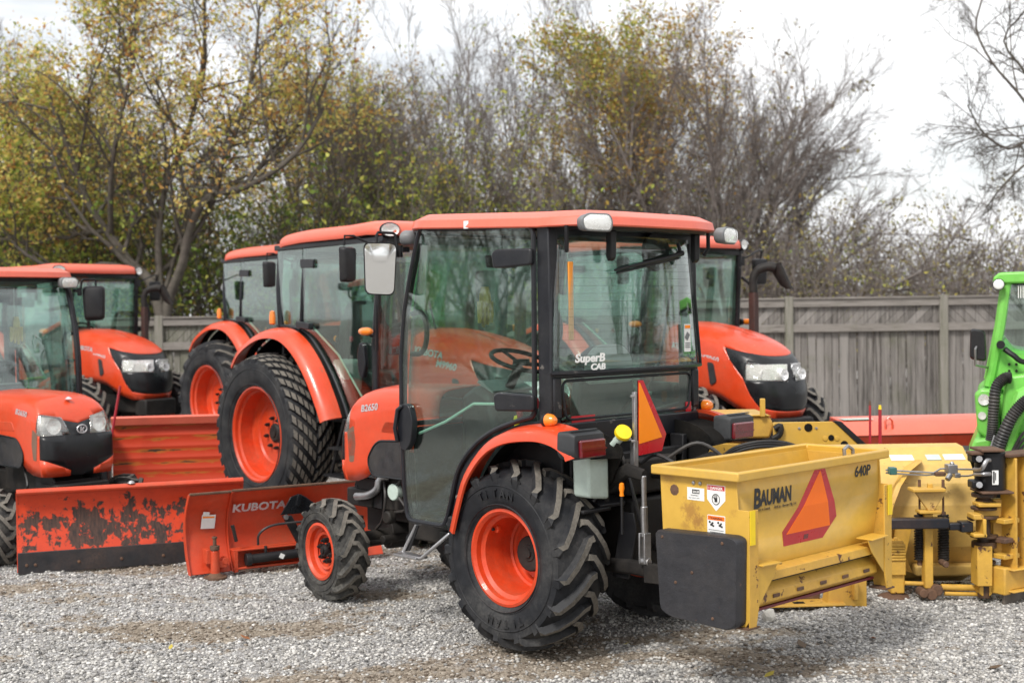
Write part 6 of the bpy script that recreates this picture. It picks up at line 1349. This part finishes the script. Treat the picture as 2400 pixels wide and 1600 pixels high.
vb = MB(); wbox(vb, 790, 325, 880, 362, 8.33, .04); vb.build('pipe_union', M['rust'], YP, bevel=.006)
# near wing, swung away to the right
hx, hy_ = W8(1400, 0, 8.16)[0], 8.16; Mw = Matrix.Translation((hx, hy_, 0)) @ Matrix.Rotation(R(30), 4, 'Z')
def wb(n, boxes, mat, bev=.005):
    b = MB(); b.M = Mw
    for q in boxes: b.box(*q)
    return b.build(n, mat, YP, bevel=bev)
wb('wing_panel', [(.40, .0, .56, .80, .02, .70)], PL); wb('wing_cap', [(.37, -.02, .925, .90, .16, .02)], M['rust'])
for x_ in (-.03, .085): wb('wing_rib', [(x_, -.05, .56, .016, .12, .70)], YR)
wb('wing_rib', [(.30, -.05, .56, .02, .10, .70)], YR)
wb('wing_foot', [(.36, -.04, .155, .88, .11, .12)], YR); wb('foot_flange', [(.36, -.06, .222, .90, .15, .012), (.36, -.06, .088, .90, .15, .012)], YR)
wb('foot_end', [(-.095, -.02, .15, .06, .15, .17)], YR, .01); wb('cutting_edge', [(.36, -.05, .03, .90, .02, .105)], surf('bare_cutting_edge', (.16,.14,.12), .6, metal=.4, dirt=.5, dcol=(.12,.07,.04), var=.3))
for z in (.52, .40, .30): wb('hinge_knuckle', [(-.05, -.02, z, .14, .14, .03)], M['rust'] if z == .40 else YR)
tag(YP, 'yellow wing plow with coil springs and hinge column at the right edge', 'snow plow')

# ------------------------------------------------------------------ green loader
GL = empty('compact_loader', (3.3, 9.7, 0), -20); GR = M['green']; XG = lambda px: (px-1176)/3000*9.7-3.3; ZG = lambda py: 1.86-(py-700)/3000*9.7
MB().prism([(XG(2276), ZG(640)), (XG(2290), ZG(628)), (XG(2352)+.9, ZG(622)), (XG(2352)+.9, ZG(648)), (XG(2280), ZG(654))], 'y', -.1, 1.0).build('cab_roof', M['green'], GL, bevel=.015)
MB().box(.95, .45, ZG(652), 1.2, 1.0, .04).build('roof_underside', M['black'], GL)
b = MB(); 
for y in (-.05, .95): b.tube([(XG(2306), y, ZG(650)), (XG(2292), y, ZG(750)), (XG(2266), y, ZG(885))], .035, 8); b.tube([(XG(2306)+1.0, y, ZG(650)), (XG(2310)+1.05, y, ZG(885))], .03, 8)
b.box(.55, .45, ZG(652)-.02, .05, 1.0, .04); b.tube([(XG(2266), -.05, ZG(885)), (XG(2310)+1.05, -.05, ZG(885))], .03, 8); b.tube([(XG(2266), .95, ZG(885)), (XG(2310)+1.05, .95, ZG(885))], .03, 8); b.tube([(XG(2266), -.05, ZG(885)), (XG(2266), .95, ZG(885))], .03, 8); b.build('cab_pillar_frame', GR, GL)
MB().prism([(XG(2308), ZG(655)), (XG(2308)+.95, ZG(655)), (XG(2308)+1.0, ZG(830)), (XG(2287), ZG(800))], 'y', -.065, -.06).build('front_window', M['glass'], GL)
b = MB(); 
for k in range(3): b.box(XG(2330)+.016*k, -.07, ZG(672), .006, .003, .09)
b.build('window_stripes', M['white'], GL)
h = MB(); h.lathe([(.001, .05), (.03, .045), (.042, 0), (.042, -.02), (.001, -.02)], c=(XG(2288), -.13, ZG(655)), ax='y', n=20); hl = h.build('work_lamp', M['black'], GL); MB().lathe([(.001, -.028), (.03, -.026), (.037, -.02)], c=(XG(2288), -.13, ZG(655)), ax='y', n=20).build('lens', M['white'], hl)
b = MB(); b.prism([(XG(2270), ZG(830)), (XG(2300), ZG(770)), (XG(2320), ZG(800)), (XG(2352)+.2, ZG(815)), (XG(2352)+.9, ZG(815)), (XG(2352)+.9, ZG(1060)), (XG(2215), ZG(1060)), (XG(2238), ZG(1000)), (XG(2252), ZG(960)), (XG(2240), ZG(900)), (XG(2262), ZG(880))], 'y', -.04, .9)
b.build('body', GR, GL, bevel=.03, seg=3)
b = MB(); b.prism([(XG(2242), ZG(985)), (XG(2236), ZG(900)), (XG(2250), ZG(888)), (XG(2285), ZG(890)), (XG(2290), ZG(975)), (XG(2262), ZG(1000))], 'y', -.20, -.02); b.prism([(XG(2215), ZG(1050)), (XG(2235), ZG(1002)), (XG(2352)+.4, ZG(955)), (XG(2352)+.4, ZG(1060))], 'y', -.25, -.04); b.prism([(XG(2300), ZG(860)), (XG(2352)+.5, ZG(830)), (XG(2352)+.5, ZG(960)), (XG(2290), ZG(990))], 'y', -.28, -.04)
b.build('front_cowl', GR, GL, bevel=.02, seg=3)
b = MB(); b.tube([(XG(2352)+.3, -.34, ZG(845)), (XG(2335), -.36, ZG(900)), (XG(2300), -.40, ZG(1010)), (XG(2290), -.42, ZG(1080))], [.07, .06, .055, .05], 8); b.build('lift_arm', GR, GL)
for px, py, r_ in ((2256, 912, .045), (2252, 948, .032)):
    lm = MB().lathe([(.001, -.02), (r_*.8, -.015), (r_, 0), (r_, .03)], c=(XG(px), -.205, ZG(py)), ax='y', n=24).build('headlamp', M['lens'], GL); MB().lathe([(.001, .0), (r_*.9, -.006)], c=(XG(px), -.208, ZG(py)), ax='y', n=20).build('reflector', M['chrome'] if r_ > .04 else M['white'], lm)
for pth, r_ in (([(2312, 862, -.30), (2300, 862, -.31), (2282, 882, -.33), (2276, 930, -.34), (2274, 970, -.34), (2270, 1000, -.34)], .042), ([(2352, 905, -.44), (2335, 915, -.46), (2312, 945, -.47), (2293, 990, -.46), (2280, 1030, -.44)], .046)):
    P_ = curve([(XG(a), c, ZG(b_)) for a, b_, c in pth], 14); MB().tube(P_, [r_*(1 if i % 2 else .84) for i in range(len(P_))], 14).build('corrugated_hose', M['hose'], GL)
for k in range(3): MB().tube(curve([(XG(2352)+.1, -.42, ZG(955+15*k)), (XG(2340), -.45, ZG(975+14*k)), (XG(2318), -.45, ZG(1010+12*k)), (XG(2300), -.44, ZG(1050))], 6), .011, 6).build('hydraulic_hose', M['hose'], GL)
for k in range(4): MB().tube([(XG(2278)+.02*k, -.43, ZG(985)), (XG(2262)+.02*k, -.44, ZG(1040))], .009, 6).build('hydraulic_line', M['steel'], GL)
pts = rounded([(XG(2228), ZG(752)), (XG(2260), ZG(758)), (XG(2262), ZG(828)), (XG(2226), ZG(822))], .03); cx_ = XG(2244); cz_ = ZG(790)
mo = MB().rings([[(p[0], -.12, p[1]) for p in pts], [(p[0], -.15, p[1]) for p in pts], [(cx_+(p[0]-cx_)*.85, -.18, cz_+(p[1]-cz_)*.88) for p in pts]]).build('side_mirror', M['black'], GL, ang=50)
b = MB(); b.tube([(XG(2244), -.14, ZG(785)), (XG(2238), -.2, ZG(800)), (XG(2238), -.18, ZG(835)), (XG(2264), -.06, ZG(842))], .009, 8); b.build('mirror_arm', M['steel'], GL)
b = MB(); b.tube(curve([(XG(2300), -.12, ZG(800)), (XG(2320), -.14, ZG(815)), (XG(2345), -.14, ZG(830)), (XG(2352)+.3, -.12, ZG(840))], 4), .02, 8); b.cyl((XG(2292), -.16, ZG(790)), (XG(2292), -.08, ZG(790)), .03, 14); b.build('wiper_motor', M['black'], GL)
for px, py in ((2275, 835), (2310, 835), (2325, 835), (2310, 850), (2325, 850)): MB().cyl((XG(px), -.055, ZG(py)), (XG(px), -.035, ZG(py)), .010, 8).build('bolt', M['dark'], GL)
MB().lathe([(.001, .05), (.10, .045), (.18, .015), (.19, 0), (.001, -.01)], c=(0, 0, 0), ax='z', n=28).build('mudguard', M['grey'], GL).location = (XG(2188), -.15, ZG(1043)); 
for y in (.05, .75):
    wheel(GL, (XG(2215)+.55, y+.2, .36), .36, .26, .2, -1, nlug=16, lh=.02, lw=.03, sweep=.4, nuts=4, nutr=.08, hubr=.05)
    wheel(GL, (XG(2215)+1.5, y+.2, .36), .36, .26, .2, -1, nlug=16, lh=.02, lw=.03, sweep=.4, nuts=4, nutr=.08, hubr=.05)
MB().box(.85, .4, .5, 1.7, .6, .5).build('chassis', M['dark'], GL, bevel=.03)
tag(GL, 'bright green compact loader with ribbed black hoses, cut by the right edge', 'loader')
cam = bpy.data.cameras.new('camera'); co = bpy.data.objects.new('camera', cam); COL.objects.link(co); S.camera = co
FPX, CX, CY, HOR, ROLL = 3000., 1176., 784., 715., R(.8)
cam.sensor_width = 36; cam.lens = 36*FPX/2352; cam.clip_end = 600; cam.clip_start = .1
pitch = math.atan((CY-HOR)/FPX)
right0 = Vector((1, 0, 0)); fw = Vector((0, math.cos(pitch), -math.sin(pitch))); up0 = Vector((0, math.sin(pitch), math.cos(pitch)))
# horizon higher on the right: ray x = X cos r + U sin r, u = -X sin r + U cos r
rx = right0*math.cos(ROLL) - up0*math.sin(ROLL); ux = right0*math.sin(ROLL) + up0*math.cos(ROLL)
mw = Matrix((rx, ux, -fw)).transposed().to_4x4(); mw.translation = (0, 0, 1.86); co.matrix_world = mw
cam.dof.use_dof = True; cam.dof.focus_distance = 7.0; cam.dof.aperture_fstop = 2.6
w = bpy.data.worlds.new('World'); S.world = w; w.use_nodes = True; nt = w.node_tree; nt.nodes.clear(); L = nt.links
out = nt.nodes.new('ShaderNodeOutputWorld'); bg = nt.nodes.new('ShaderNodeBackground'); L.new(bg.outputs[0], out.inputs[0])
sky = nt.nodes.new('ShaderNodeTexSky'); sky.sky_type = 'NISHITA'; sky.sun_disc = False; SE, SA = 48, 215
sky.sun_elevation = R(SE); sky.sun_rotation = R(SA); sky.air_density = 1.2; sky.dust_density = 2.5
tc = nt.nodes.new('ShaderNodeTexCoord').outputs['Generated']
mp = N(nt, 'Mapping'); mp.inputs['Scale'].default_value = (1.3, 1.3, 7.); mp.inputs['Rotation'].default_value = (R(4), R(7), 0); L.new(tc, mp.inputs['Vector'])
cl = ramp(nt, noise_node(nt, mp.outputs[0], 2.2, 7, .62), [(.36, .60), (.56, 1.)])
L.new(mix(nt, cl, sky.outputs[0], (12.6, 12.7, 12.9)), bg.inputs[0]); bg.inputs[1].default_value = .065
sun = bpy.data.lights.new('sun', 'SUN'); sun.energy = 2.1; sun.angle = R(14); sun.color = (1, .96, .9)
so = bpy.data.objects.new('sun', sun); COL.objects.link(so)
az = R(SA)   # nishita: rotation measured from +Y towards +X
d = Vector((math.sin(az)*math.cos(R(SE)), math.cos(az)*math.cos(R(SE)), math.sin(R(SE))))
so.rotation_euler = d.to_track_quat('Z', 'Y').to_euler()
S.view_settings.view_transform = 'Standard'; S.view_settings.look = 'None'; S.view_settings.gamma = 1; S.view_settings.exposure = .66; S.view_settings.use_curve_mapping = False
